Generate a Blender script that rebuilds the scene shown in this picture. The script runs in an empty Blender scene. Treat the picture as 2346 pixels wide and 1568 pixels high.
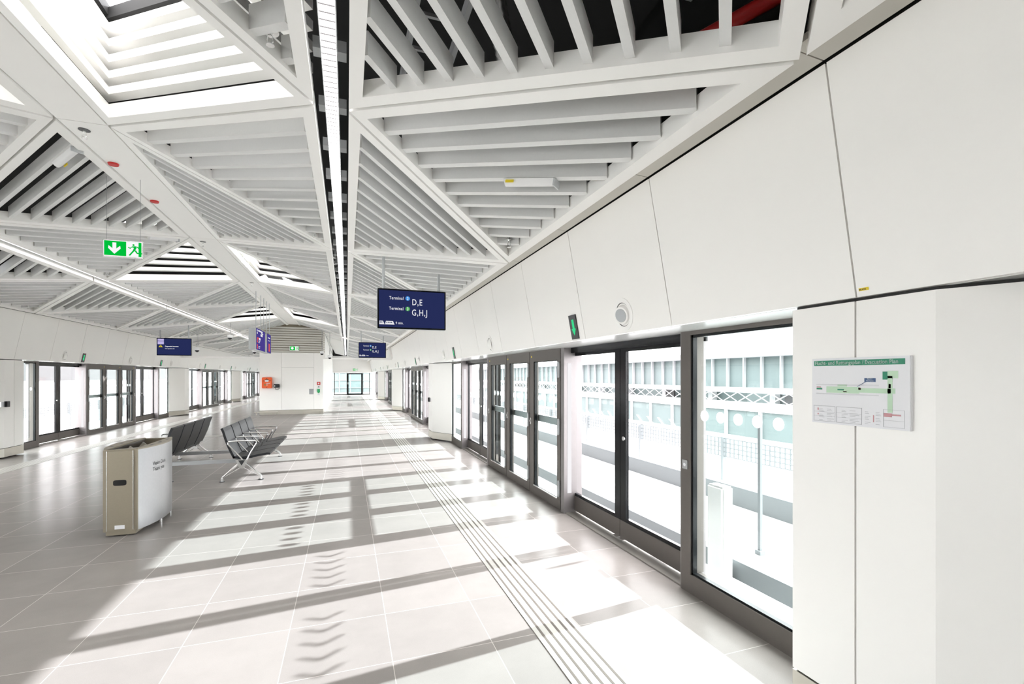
import bpy, bmesh, math, random
from mathutils import Vector, Matrix
random.seed(7)
SC = bpy.context.scene
COL = SC.collection
R = math.radians

# ------------------------------------------------------------------ camera
EYE = 1.70
cam_data = bpy.data.cameras.new('camera')
cam = bpy.data.objects.new('camera', cam_data); COL.objects.link(cam)
PHI = R(19.3)
cam.location = (0, 0, EYE)
cam.rotation_euler = (R(90), 0, -PHI)
cam_data.sensor_width = 36.0
cam_data.lens = 1080.0 * 36.0 / 2346.0
cam_data.shift_y = 78.0 / 2346.0
cam_data.clip_start = 0.05; cam_data.clip_end = 400
SC.camera = cam

# ------------------------------------------------------------------ world, sun, exposure
world = bpy.data.worlds.new('sky'); SC.world = world; world.use_nodes = True
bg = world.node_tree.nodes['Background']
bg.inputs[0].default_value = (0.985, 0.965, 0.975, 1); bg.inputs[1].default_value = 2.8
sun_d = bpy.data.lights.new('sun', 'SUN'); sun = bpy.data.objects.new('sun', sun_d); COL.objects.link(sun)
sun_d.energy = 4.3; sun_d.angle = R(0.6); sun_d.color = (0.93, 0.965, 1.0)
sun.rotation_euler = Vector((-1.0, -0.125, -0.445)).to_track_quat('-Z', 'Y').to_euler()
SC.view_settings.view_transform = 'Standard'; SC.view_settings.look = 'None'
SC.view_settings.gamma = 1.0; SC.view_settings.use_curve_mapping = False
EXPO = 2.24
SC.view_settings.exposure = EXPO
cy = SC.cycles
cy.use_denoising = True
cy.max_bounces = 10; cy.diffuse_bounces = 6; cy.glossy_bounces = 4; cy.transmission_bounces = 6
cy.transparent_max_bounces = 28; cy.sample_clamp_indirect = 6.0
cy.caustics_reflective = False; cy.caustics_refractive = False

# ------------------------------------------------------------------ materials
def new_mat(name):
    m = bpy.data.materials.new(name); m.use_nodes = True
    nt = m.node_tree; nt.nodes.clear()
    out = nt.nodes.new('ShaderNodeOutputMaterial')
    return m, nt, out
def N(nt, t, **kw):
    n = nt.nodes.new(t)
    for k, v in kw.items(): setattr(n, k, v)
    return n
def pbr(name, col, rough=0.5, metal=0.0, var=0.04, scale=6.0, spec=0.5, bump=0.0):
    m, nt, out = new_mat(name)
    p = N(nt, 'ShaderNodeBsdfPrincipled')
    p.inputs['Roughness'].default_value = rough; p.inputs['Metallic'].default_value = metal
    p.inputs['Specular IOR Level'].default_value = spec
    tc = N(nt, 'ShaderNodeTexCoord'); nz = N(nt, 'ShaderNodeTexNoise')
    nz.inputs['Scale'].default_value = scale; nz.inputs['Detail'].default_value = 4
    nt.links.new(tc.outputs['Object'], nz.inputs['Vector'])
    mx = N(nt, 'ShaderNodeMix', data_type='RGBA')
    a = [max(0, c * (1 - var)) for c in col[:3]]; b = [min(1, c * (1 + var)) for c in col[:3]]
    mx.inputs[6].default_value = (*a, 1); mx.inputs[7].default_value = (*b, 1)
    nt.links.new(nz.outputs['Fac'], mx.inputs[0]); nt.links.new(mx.outputs[2], p.inputs['Base Color'])
    if bump:
        bp = N(nt, 'ShaderNodeBump'); bp.inputs['Strength'].default_value = bump
        n2 = N(nt, 'ShaderNodeTexNoise'); n2.inputs['Scale'].default_value = 300
        nt.links.new(tc.outputs['Object'], n2.inputs['Vector'])
        nt.links.new(n2.outputs['Fac'], bp.inputs['Height']); nt.links.new(bp.outputs[0], p.inputs['Normal'])
    nt.links.new(p.outputs[0], out.inputs[0])
    return m
def emit(name, col, s):
    m, nt, out = new_mat(name)
    e = N(nt, 'ShaderNodeEmission'); e.inputs[0].default_value = (*col, 1); e.inputs[1].default_value = s / 2 ** EXPO
    nt.links.new(e.outputs[0], out.inputs[0]); return m
def glass(name, tint, refl=0.05):
    m, nt, out = new_mat(name)
    t = N(nt, 'ShaderNodeBsdfTransparent'); t.inputs[0].default_value = (*tint, 1)
    g = N(nt, 'ShaderNodeBsdfGlossy'); g.inputs['Roughness'].default_value = 0.0
    lw = N(nt, 'ShaderNodeLayerWeight'); lw.inputs[0].default_value = 0.5
    pw = N(nt, 'ShaderNodeMath', operation='POWER'); pw.inputs[1].default_value = 5.0
    ml = N(nt, 'ShaderNodeMath', operation='MULTIPLY_ADD'); ml.inputs[1].default_value = 0.35; ml.inputs[2].default_value = refl
    nt.links.new(lw.outputs['Facing'], pw.inputs[0]); nt.links.new(pw.outputs[0], ml.inputs[0])
    mx = N(nt, 'ShaderNodeMixShader')
    nt.links.new(ml.outputs[0], mx.inputs[0]); nt.links.new(t.outputs[0], mx.inputs[1]); nt.links.new(g.outputs[0], mx.inputs[2])
    nt.links.new(mx.outputs[0], out.inputs[0]); return m

M = {}
M['white'] = pbr('white_panel', (0.92, 0.905, 0.875), 0.42, var=0.012, scale=1.5)
M['white2'] = pbr('white_coated_metal', (0.92, 0.91, 0.885), 0.4, var=0.012, scale=2)
M['pillar'] = pbr('pillar_cladding', (0.92, 0.905, 0.875), 0.35, var=0.012, scale=1.2)
M['soffit'] = pbr('soffit_gloss', (0.78, 0.78, 0.77), 0.18, 0.35, var=0.02)
M['slat'] = pbr('perforated_slat', (0.74, 0.74, 0.73), 0.55, var=0.03, scale=60)
M['fascia'] = pbr('beige_fascia', (0.62, 0.60, 0.55), 0.45, var=0.02)
M['black'] = pbr('black_void', (0.012, 0.012, 0.012), 0.9, var=0.1)
M['gap'] = pbr('dark_joint', (0.03, 0.03, 0.03), 0.8, var=0.05)
M['frame'] = pbr('brown_grey_aluminium', (0.115, 0.102, 0.092), 0.42, 0.3, var=0.05, scale=20, spec=0.35)
M['frame2'] = pbr('post_aluminium', (0.20, 0.185, 0.185), 0.38, 0.35, var=0.05, scale=20)
M['gasket'] = pbr('black_gasket', (0.005, 0.006, 0.007), 0.2, var=0.05, spec=0.2)
M['sill'] = pbr('sill_metal', (0.20, 0.185, 0.165), 0.5, 0.2, var=0.04)
M['steel'] = pbr('brushed_steel', (0.50, 0.50, 0.51), 0.33, 1.0, var=0.05, scale=40)
M['plinth'] = pbr('plinth_steel', (0.58, 0.55, 0.49), 0.35, 0.8, var=0.04)
M['alu'] = pbr('polished_aluminium', (0.85, 0.85, 0.84), 0.22, 0.9, var=0.02)
M['bronze'] = pbr('taupe_metal', (0.30, 0.262, 0.20), 0.42, 0.55, var=0.05, scale=80)
M['leather'] = pbr('black_leather', (0.011, 0.012, 0.015), 0.45, var=0.15, scale=30, bump=0.06)
M['darkmetal'] = pbr('dark_metal', (0.06, 0.062, 0.066), 0.4, 0.5, var=0.05)
M['greymetal'] = pbr('grey_metal', (0.42, 0.43, 0.44), 0.4, 0.5, var=0.04)
M['lightgrey'] = pbr('light_grey_plastic', (0.55, 0.57, 0.58), 0.45, var=0.02)
M['plastic'] = pbr('white_plastic', (0.82, 0.82, 0.82), 0.35, var=0.01)
M['blackplastic'] = pbr('black_plastic', (0.015, 0.015, 0.017), 0.35, var=0.05)
M['red'] = pbr('red_paint', (0.55, 0.02, 0.02), 0.45, var=0.05)
M['truckred'] = pbr('faded_red', (0.13, 0.006, 0.006), 0.6, var=0.05)
M['orange'] = pbr('orange_paint', (0.86, 0.13, 0.03), 0.4, var=0.03)
M['yellow'] = pbr('yellow_label', (0.85, 0.65, 0.02), 0.5, var=0.03)
M['green'] = pbr('green_plastic', (0.02, 0.35, 0.12), 0.4, var=0.03)
M['grooves'] = pbr('tactile_white', (0.44, 0.425, 0.39), 0.5, var=0.03)
M['groove_dark'] = pbr('tactile_groove', (0.10, 0.082, 0.068), 0.7, var=0.05)
M['duct'] = pbr('foil_duct', (0.55, 0.55, 0.55), 0.25, 0.9, var=0.3, scale=25)
M['glass_tint'] = glass('tinted_glass', (0.91, 0.955, 0.95), 0.02)
M['glass_clear'] = glass('clear_glass', (0.955, 0.96, 0.965), 0.015)
M['strip'] = emit('door_light_strip', (1.0, 0.98, 1.0), 0.95)
M['exitgreen'] = emit('exit_green', (0.0, 0.52, 0.045), 1.0)
M['exitwhite'] = emit('exit_white', (1, 1, 1), 0.95)
M['arrowgreen'] = emit('arrow_green', (0.05, 0.72, 0.28), 1.0)
M['navy'] = emit('screen_navy', (0.022, 0.030, 0.110), 0.9)
M['purple'] = emit('sign_purple', (0.075, 0.055, 0.30), 0.9)
M['scr_white'] = emit('screen_white', (0.95, 0.95, 1), 0.85)
M['scr_blue'] = emit('screen_blue', (0.08, 0.38, 0.95), 0.85)
M['scr_green'] = emit('screen_green', (0.10, 0.50, 0.12), 0.85)
M['scr_yellow'] = emit('screen_yellow', (0.75, 0.62, 0.05), 0.8)
M['scr_red'] = emit('screen_red', (0.85, 0.12, 0.12), 0.85)
M['scr_lilac'] = emit('screen_lilac', (0.62, 0.55, 0.92), 0.85)
M['p_white'] = pbr('print_white', (0.76, 0.76, 0.78), 0.35, var=0.01)
M['p_green'] = pbr('print_dark_green', (0.03, 0.24, 0.14), 0.5, var=0.02)
M['p_mint'] = pbr('print_mint', (0.50, 0.68, 0.50), 0.5, var=0.02)
M['p_navy'] = pbr('print_navy', (0.05, 0.10, 0.22), 0.5, var=0.02)
M['p_grey'] = pbr('print_grey', (0.42, 0.42, 0.44), 0.5, var=0.02)
M['p_rose'] = pbr('print_rose', (0.55, 0.28, 0.30), 0.5, var=0.02)
M['concrete'] = pbr('pale_concrete', (0.55, 0.545, 0.535), 0.8, var=0.08, scale=0.6)
M['outgrey'] = pbr('grey_outdoor_paint', (0.13, 0.14, 0.145), 0.6, var=0.05, scale=2)
M['outdark'] = pbr('dark_outdoor_cladding', (0.014, 0.013, 0.0135), 0.6, var=0.1, scale=2)
M['outpale'] = pbr('pale_outdoor_wall', (0.20, 0.235, 0.235), 0.6, var=0.05)
M['outwhite'] = pbr('outdoor_white_paint', (0.42, 0.42, 0.43), 0.6, var=0.03)
M['outglass'] = pbr('facade_glazing', (0.085, 0.11, 0.11), 0.5, var=0.15, scale=0.4)

# diffusing skylight sheet
def skysheet(name, c, f):
    m, nt, out = new_mat(name)
    d = N(nt, 'ShaderNodeBsdfDiffuse'); d.inputs[0].default_value = (*c, 1)
    t = N(nt, 'ShaderNodeBsdfTranslucent'); t.inputs[0].default_value = (*c, 1)
    mx = N(nt, 'ShaderNodeMixShader'); mx.inputs[0].default_value = f
    nt.links.new(d.outputs[0], mx.inputs[1]); nt.links.new(t.outputs[0], mx.inputs[2]); nt.links.new(mx.outputs[0], out.inputs[0])
    return m
M['sheet'] = skysheet('translucent_sheet', (0.50, 0.52, 0.50), 0.6)
M['sticker'] = skysheet('frosted_sticker', (0.82, 0.82, 0.82), 0.55)

# floor: dark stone tiles with pale joints
TX, TY, FX0, FY0 = 0.618, 0.5956, 0.257, 4.667
def floor_mat():
    m, nt, out = new_mat('stone_tiles')
    p = N(nt, 'ShaderNodeBsdfDiffuse'); gl = N(nt, 'ShaderNodeBsdfGlossy')
    tc = N(nt, 'ShaderNodeTexCoord'); sp = N(nt, 'ShaderNodeSeparateXYZ'); nt.links.new(tc.outputs['Object'], sp.inputs[0])
    masks = []; cells = []
    for ax, off, per in ((0, FX0, TX), (1, FY0, TY)):
        a = N(nt, 'ShaderNodeMath', operation='SUBTRACT'); a.inputs[1].default_value = off - per * 200
        nt.links.new(sp.outputs[ax], a.inputs[0])
        b = N(nt, 'ShaderNodeMath', operation='DIVIDE'); b.inputs[1].default_value = per; nt.links.new(a.outputs[0], b.inputs[0])
        f = N(nt, 'ShaderNodeMath', operation='FRACT'); nt.links.new(b.outputs[0], f.inputs[0])
        fl = N(nt, 'ShaderNodeMath', operation='FLOOR'); nt.links.new(b.outputs[0], fl.inputs[0]); cells.append(fl)
        c = N(nt, 'ShaderNodeMath', operation='SUBTRACT'); c.inputs[1].default_value = 0.5; nt.links.new(f.outputs[0], c.inputs[0])
        d = N(nt, 'ShaderNodeMath', operation='ABSOLUTE'); nt.links.new(c.outputs[0], d.inputs[0])
        g = N(nt, 'ShaderNodeMath', operation='GREATER_THAN'); g.inputs[1].default_value = 0.5 - 0.0022 / per
        nt.links.new(d.outputs[0], g.inputs[0]); masks.append(g)
    mm = N(nt, 'ShaderNodeMath', operation='MAXIMUM')
    nt.links.new(masks[0].outputs[0], mm.inputs[0]); nt.links.new(masks[1].outputs[0], mm.inputs[1])
    cb = N(nt, 'ShaderNodeCombineXYZ'); nt.links.new(cells[0].outputs[0], cb.inputs[0]); nt.links.new(cells[1].outputs[0], cb.inputs[1])
    wn = N(nt, 'ShaderNodeTexWhiteNoise'); nt.links.new(cb.outputs[0], wn.inputs['Vector'])
    nz = N(nt, 'ShaderNodeTexNoise'); nz.inputs['Scale'].default_value = 3.5; nz.inputs['Detail'].default_value = 6; nz.inputs['Roughness'].default_value = 0.6
    nt.links.new(tc.outputs['Object'], nz.inputs['Vector'])
    gr = N(nt, 'ShaderNodeTexNoise'); gr.inputs['Scale'].default_value = 260; gr.inputs['Detail'].default_value = 2
    nt.links.new(tc.outputs['Object'], gr.inputs['Vector'])
    s1 = N(nt, 'ShaderNodeMath', operation='MULTIPLY_ADD'); s1.inputs[1].default_value = 0.10; s1.inputs[2].default_value = 0.75
    nt.links.new(wn.outputs['Value'], s1.inputs[0])
    s2 = N(nt, 'ShaderNodeMath', operation='MULTIPLY_ADD'); s2.inputs[1].default_value = 0.22; nt.links.new(nz.outputs['Fac'], s2.inputs[0]); nt.links.new(s1.outputs[0], s2.inputs[2])
    s3 = N(nt, 'ShaderNodeMath', operation='MULTIPLY_ADD'); s3.inputs[1].default_value = 0.22; nt.links.new(gr.outputs['Fac'], s3.inputs[0]); nt.links.new(s2.outputs[0], s3.inputs[2])
    tile = N(nt, 'ShaderNodeMix', data_type='RGBA', blend_type='MULTIPLY'); tile.inputs[0].default_value = 1.0
    tile.inputs[6].default_value = (0.255, 0.234, 0.219, 1)
    nt.links.new(s3.outputs[0], tile.inputs[7])
    mx = N(nt, 'ShaderNodeMix', data_type='RGBA'); mx.inputs[7].default_value = (0.52, 0.47, 0.43, 1)
    nt.links.new(mm.outputs[0], mx.inputs[0]); nt.links.new(tile.outputs[2], mx.inputs[6])
    nt.links.new(mx.outputs[2], p.inputs['Color'])
    rr = N(nt, 'ShaderNodeMath', operation='MULTIPLY_ADD'); rr.inputs[1].default_value = 0.12; rr.inputs[2].default_value = 0.17
    nt.links.new(nz.outputs['Fac'], rr.inputs[0]); nt.links.new(rr.outputs[0], gl.inputs['Roughness'])
    lw = N(nt, 'ShaderNodeLayerWeight'); lw.inputs[0].default_value = 0.5
    pw = N(nt, 'ShaderNodeMath', operation='POWER'); pw.inputs[1].default_value = 5.0; nt.links.new(lw.outputs['Facing'], pw.inputs[0])
    ff = N(nt, 'ShaderNodeMath', operation='MULTIPLY_ADD'); ff.inputs[1].default_value = 0.34; ff.inputs[2].default_value = 0.012; nt.links.new(pw.outputs[0], ff.inputs[0])
    ms = N(nt, 'ShaderNodeMixShader'); nt.links.new(ff.outputs[0], ms.inputs[0]); nt.links.new(p.outputs[0], ms.inputs[1]); nt.links.new(gl.outputs[0], ms.inputs[2])
    nt.links.new(ms.outputs[0], out.inputs[0]); return m
M['floor'] = floor_mat()

# brushed steel with vertical grain for the bin
# ------------------------------------------------------------------ mesh builder
class MB:
    def __init__(s): s.v = []; s.f = []
    def add(s, vs, fs):
        o = len(s.v); s.v += [tuple(map(float, p)) for p in vs]; s.f += [tuple(i + o for i in f) for f in fs]; return s
    def box(s, x0, x1, y0, y1, z0, z1):
        x0, x1 = sorted((x0, x1)); y0, y1 = sorted((y0, y1)); z0, z1 = sorted((z0, z1))
        return s.add([(x0, y0, z0), (x1, y0, z0), (x1, y1, z0), (x0, y1, z0), (x0, y0, z1), (x1, y0, z1), (x1, y1, z1), (x0, y1, z1)],
                     [(3, 2, 1, 0), (4, 5, 6, 7), (0, 1, 5, 4), (1, 2, 6, 5), (2, 3, 7, 6), (3, 0, 4, 7)])
    def hexa(s, lo, hi):                       # two matching rings of points
        n = len(lo)
        return s.add(list(lo) + list(hi), [tuple(range(n - 1, -1, -1)), tuple(range(n, 2 * n))] + [(i, (i + 1) % n, n + (i + 1) % n, n + i) for i in range(n)])
    def prism_z(s, poly, z0, z1):
        return s.hexa([(x, y, z0) for x, y in poly], [(x, y, z1) for x, y in poly])
    def prism_y(s, poly, y0, y1):              # poly in x, z
        return s.hexa([(x, y0, z) for x, z in poly], [(x, y1, z) for x, z in poly])
    def tube(s, pts, r, n=8, closed=False):
        pts = [Vector(p) for p in pts]; rings = []
        m = len(pts)
        for i, p in enumerate(pts):
            if closed: d = (pts[(i + 1) % m] - pts[i - 1])
            elif i == 0: d = pts[1] - p
            elif i == m - 1: d = p - pts[-2]
            else: d = (pts[i + 1] - p).normalized() + (p - pts[i - 1]).normalized()
            d.normalize()
            up = Vector((0, 0, 1)) if abs(d.z) < 0.95 else Vector((0, 1, 0))
            a = d.cross(up).normalized(); b = d.cross(a).normalized()
            rr = r[i] if isinstance(r, (list, tuple)) else r
            rings.append([p + a * (rr * math.cos(2 * math.pi * k / n)) + b * (rr * math.sin(2 * math.pi * k / n)) for k in range(n)])
        vs = [q for ring in rings for q in ring]; fs = []
        last = m if closed else m - 1
        for i in range(last):
            j = (i + 1) % m
            for k in range(n):
                fs.append((i * n + k, i * n + (k + 1) % n, j * n + (k + 1) % n, j * n + k))
        if not closed:
            fs.append(tuple(range(n - 1, -1, -1))); fs.append(tuple((m - 1) * n + k for k in range(n)))
        return s.add(vs, fs)
    def disc(s, c, ax, r, h, n=24, r2=None):   # short cylinder along ax
        c = Vector(c); ax = Vector(ax).normalized()
        up = Vector((0, 0, 1)) if abs(ax.z) < 0.9 else Vector((0, 1, 0))
        a = ax.cross(up).normalized(); b = ax.cross(a).normalized()
        r2 = r if r2 is None else r2
        lo = [c + a * (r * math.cos(2 * math.pi * k / n)) + b * (r * math.sin(2 * math.pi * k / n)) for k in range(n)]
        hi = [c + ax * h + a * (r2 * math.cos(2 * math.pi * k / n)) + b * (r2 * math.sin(2 * math.pi * k / n)) for k in range(n)]
        return s.hexa(lo, hi)
    def ring(s, c, ax, r0, r1, h, n=28):
        c = Vector(c); ax = Vector(ax).normalized()
        up = Vector((0, 0, 1)) if abs(ax.z) < 0.9 else Vector((0, 1, 0))
        a = ax.cross(up).normalized(); b = ax.cross(a).normalized(); vs = []; fs = []
        for (r, o) in ((r0, 0), (r1, 0), (r1, h), (r0, h)):
            vs += [c + ax * o + a * (r * math.cos(2 * math.pi * k / n)) + b * (r * math.sin(2 * math.pi * k / n)) for k in range(n)]
        for q in range(4):
            for k in range(n):
                fs.append((q * n + k, q * n + (k + 1) % n, ((q + 1) % 4) * n + (k + 1) % n, ((q + 1) % 4) * n + k))
        return s.add(vs, fs)
    def poly(s, P, th, pts):                   # 2D polygon on a plane P=(origin, a, b, n) given thickness along n
        o, a, b, n = P
        lo = [o + a * x + b * y for x, y in pts]; hi = [o + a * x + b * y + n * th for x, y in pts]
        return s.hexa(lo, hi)
    def build(s, name, mat, parent=None, org=(0, 0, 0), smooth=False, bevel=0.0, mirror=None):
        me = bpy.data.meshes.new(name)
        ox, oy, oz = org
        vs = s.v if mirror is None else [(2 * mirror - x, y, z) for x, y, z in s.v]
        me.from_pydata([(x - ox, y - oy, z - oz) for x, y, z in vs], [], s.f)
        b = bmesh.new(); b.from_mesh(me); bmesh.ops.recalc_face_normals(b, faces=b.faces[:])
        if bevel:
            ed = [e for e in b.edges if len(e.link_faces) == 2 and e.calc_face_angle(0) > R(40)]
            bmesh.ops.bevel(b, geom=ed, offset=bevel, segments=2, affect='EDGES', clamp_overlap=True)
        if smooth:
            for f in b.faces: f.smooth = True
        b.to_mesh(me); b.free()
        if smooth:
            try: me.set_sharp_from_angle(angle=R(40))
            except Exception: pass
        me.materials.append(M[mat])
        o = bpy.data.objects.new(name, me); COL.objects.link(o)
        if parent is not None: o.parent = parent
        else: o.location = org
        return o

def tag(o, label, cat, group=None, kind=None):
    o['label'] = label; o['category'] = cat
    if group: o['group'] = group
    if kind: o['kind'] = kind
    return o
def root(name, loc, label, cat, group=None, kind=None):
    o = bpy.data.objects.new(name, None); COL.objects.link(o); o.location = loc
    o.empty_display_size = 0.1
    return tag(o, label, cat, group, kind)
ORD = ['first', 'second', 'third', 'fourth', 'fifth', 'sixth', 'seventh', 'eighth', 'ninth', 'tenth', 'eleventh', 'twelfth', 'thirteenth', 'fourteenth']
def text_mesh(body, size, P, align='LEFT', squeeze=1.0, th=0.0006, bold=0.0, track=1.0):
    cu = bpy.data.curves.new('t', 'FONT'); cu.body = body; cu.size = size; cu.align_x = align; cu.offset = bold; cu.space_character = track
    cu.resolution_u = 3
    ob = bpy.data.objects.new('t', cu); COL.objects.link(ob)
    dg = bpy.context.evaluated_depsgraph_get(); me = bpy.data.meshes.new_from_object(ob.evaluated_get(dg))
    bpy.data.objects.remove(ob)
    o, a, b, n = P
    mb = MB(); mb.add([o + a * (v.co.x * squeeze) + b * v.co.y + n * th for v in me.vertices], [tuple(p.vertices) for p in me.polygons])
    bpy.data.meshes.remove(me)
    return mb
def plane(o, a, b):
    o = Vector(o); a = Vector(a); b = Vector(b); return (o, a, b, a.cross(b))
def off(P, x, y, d=0.0): return (P[0] + P[1] * x + P[2] * y + P[3] * d, P[1], P[2], P[3])

# ------------------------------------------------------------------ layout constants
XC = -2.245            # ridge axis
XW = 2.53              # glass line, right
XP = 2.15              # pillar face / wall panel foot
BAY = 11.4; BAY0 = 1.8
YB, YE = -9.6, 45.2    # back and far end
def mx(x, s): return x if s > 0 else 2 * XC - x
SIDE = {1: 'right', -1: 'left'}
def zc(x):
    return zpl(x)

def to_px(p):
    cx = p[0] * math.cos(PHI) - p[1] * math.sin(PHI); cz = p[0] * math.sin(PHI) + p[1] * math.cos(PHI)
    if cz < 0.05: return None
    return 1173 + 1080 * cx / cz, 862 - 1080 * (p[2] - EYE) / cz

# ------------------------------------------------------------------ floor
f = MB(); f.box(-7.3, 2.80, YB, YE, -0.2, 0.0)
tag(f.build('floor', 'floor'), 'grey stone tile floor of the station hall', 'floor', kind='structure')

def tactile(name, rects, label):
    r = root(name, (rects[0][0], rects[0][2], 0), label, 'tactile paving')
    base = MB(); g = MB()
    for x0, x1, y0, y1, along in rects:
        base.box(x0, x1, y0, y1, 0.0, 0.004)
        if along == 'y':
            w = x1 - x0
            for k in range(5):
                xx = x0 + w * (0.13 + 0.185 * k); g.box(xx - 0.008, xx + 0.008, y0, y1, 0.004, 0.0048)
        else:
            w = y1 - y0
            for k in range(5):
                yy = y0 + w * (0.13 + 0.185 * k); g.box(x0, x1, yy - 0.007, yy + 0.007, 0.004, 0.0048)
    base.build('strip', 'grooves', r, r.location); g.build('groove', 'groove_dark', r, r.location)
tactile('tactile_strip', [(1.172, 1.485, YB, 44.0, 'y')], 'pale ribbed guide strip running along the sunlit floor by the right doors')
tactile('tactile_strip', [(mx(1.485, -1), mx(1.172, -1), YB, 44.0, 'y')], 'pale ribbed guide strip running along the shaded floor by the left doors')
tactile('tactile_strip', [(-5.66, 1.172, 15.2, 15.5, 'x'), (1.485, 2.45, 15.2, 15.5, 'x')], 'pale ribbed guide strip crossing the hall behind the benches')

# ------------------------------------------------------------------ ceiling
A0, B0, C0 = -0.425, 1.475, 1.475      # node phases along y: strip, wall, ridge
PER = 3.8
XI0, XI1, XO0, XO1 = 0.19, 2.05, 2.245, 4.06
def node(kind, i, s):
    a = {'C': XI0, 'AI': XI1, 'AO': XO0, 'B': XO1}[kind]
    y = {'C': C0, 'AI': A0, 'AO': A0, 'B': B0}[kind] + PER * i
    return (XC + s * a, y)
def zpl(x):
    a = abs(x - XC)
    return 3.98 - 0.262 * (a - 0.19) if a < 2.15 else 3.495 - 0.256 * (a - 2.245)
def inset(tri, d):
    # inset a triangle by d
    pts = [Vector((p[0], p[1])) for p in tri]
    ar = (pts[1] - pts[0]).cross(pts[2] - pts[0])
    sg = 1 if ar > 0 else -1
    L = []
    for i in range(3):
        e = (pts[(i + 1) % 3] - pts[i]).normalized(); n = Vector((-e.y, e.x)) * sg
        L.append((pts[i] + n * d, e))
    res = []
    for i in range(3):
        p, e = L[i - 1]; q, g = L[i]
        t = (q - p).cross(g) / e.cross(g); res.append(tuple(p + e * t))
    return res
def clip_line(tri, p, d):
    ts = []
    for i in range(3):
        a = Vector(tri[i]); e = Vector(tri[(i + 1) % 3]) - a
        den = d.cross(e)
        if abs(den) < 1e-9: continue
        t = (a - p).cross(e) / den; u = (a - p).cross(d) / den
        if -1e-6 <= u <= 1 + 1e-6: ts.append(t)
    if len(ts) < 2: return None
    return p + d * min(ts), p + d * max(ts)
def frame_mesh(tri, w=0.094, h=0.11, gap=0.012):
    o = inset(tri, gap); i = inset(tri, w); m = MB()
    for k in range(3):
        a, b, c, d = o[k], o[(k + 1) % 3], i[(k + 1) % 3], i[k]
        m.hexa([(q[0], q[1], zpl(q[0])) for q in (a, b, c, d)], [(q[0], q[1], zpl(q[0]) + h) for q in (a, b, c, d)])
    return m, i
def slat_mesh(inner, P, Q, Rr, spacing=0.205, wid=0.048, z0=0.03, z1=0.168, start=0.295):
    P = Vector(P); Q = Vector(Q); Rr = Vector(Rr); d = (Q - P).normalized(); n = Vector((-d.y, d.x))
    if (Rr - P).dot(n) < 0: n = -n
    H = (Rr - P).dot(n); m = MB(); t = start
    while t < H - 0.155:
        c = clip_line(inner, P + n * t, d)
        if c and (c[1] - c[0]).length > 0.06:
            a, b = c
            ring = [a - n * wid / 2, b - n * wid / 2, b + n * wid / 2, a + n * wid / 2]
            m.hexa([(q.x, q.y, zpl(q.x) + z0) for q in ring], [(q.x, q.y, zpl(q.x) + z1) for q in ring])
        t += spacing
    return m
cells = []
for s in (1, -1):
    for i in range(-1, 13):
        cells.append((s, 'wall', [node('AO', i, s), node('B', i - 1, s), node('B', i, s)], i))
        cells.append((s, 'lampout', [node('AO', i, s), node('B', i, s), node('AO', i + 1, s)], i))
        if A0 + PER * i < 23.0:
            cells.append((s, 'lampin', [node('C', i, s), node('AI', i, s), node('AI', i + 1, s)], i))
        if C0 + PER * i < 22.0:
            cells.append((s, 'ridge', [node('C', i, s), node('AI', i + 1, s), node('C', i + 1, s)], i))
def seen(tri, margin):
    pts = []
    for k in range(3):
        for t in (0, .2, .4, .6, .8): pts.append((tri[k][0] * (1 - t) + tri[(k + 1) % 3][0] * t, tri[k][1] * (1 - t) + tri[(k + 1) % 3][1] * t))
    for p in pts:
        q = to_px((p[0], p[1], zpl(p[0])))
        if q and -margin < q[0] < 2346 + margin and -margin < q[1] < 1568 + margin: return True
    return False
WORDS = {('wall', 1): 'long edge on the right wall', ('wall', -1): 'long edge on the left wall',
         ('lampout', 1): 'long edge on right lamp strip, wall side', ('lampout', -1): 'long edge on left lamp strip, wall side',
         ('lampin', 1): 'long edge on right lamp strip, ridge side', ('lampin', -1): 'long edge on left lamp strip, ridge side',
         ('ridge', 1): 'long edge along right of ridge beam', ('ridge', -1): 'long edge along left of ridge beam'}
GROUP = {'wall': 'ceiling triangles along the walls', 'lampout': 'ceiling triangles outside the lamp strips', 'lampin': 'ceiling triangles inside the lamp strips', 'ridge': 'ceiling triangles along the ridge beam'}
count = {}; roof = MB(); plain = MB()
SKY = []
cells.sort(key=lambda c: sum(p[1] for p in c[2]))
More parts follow.
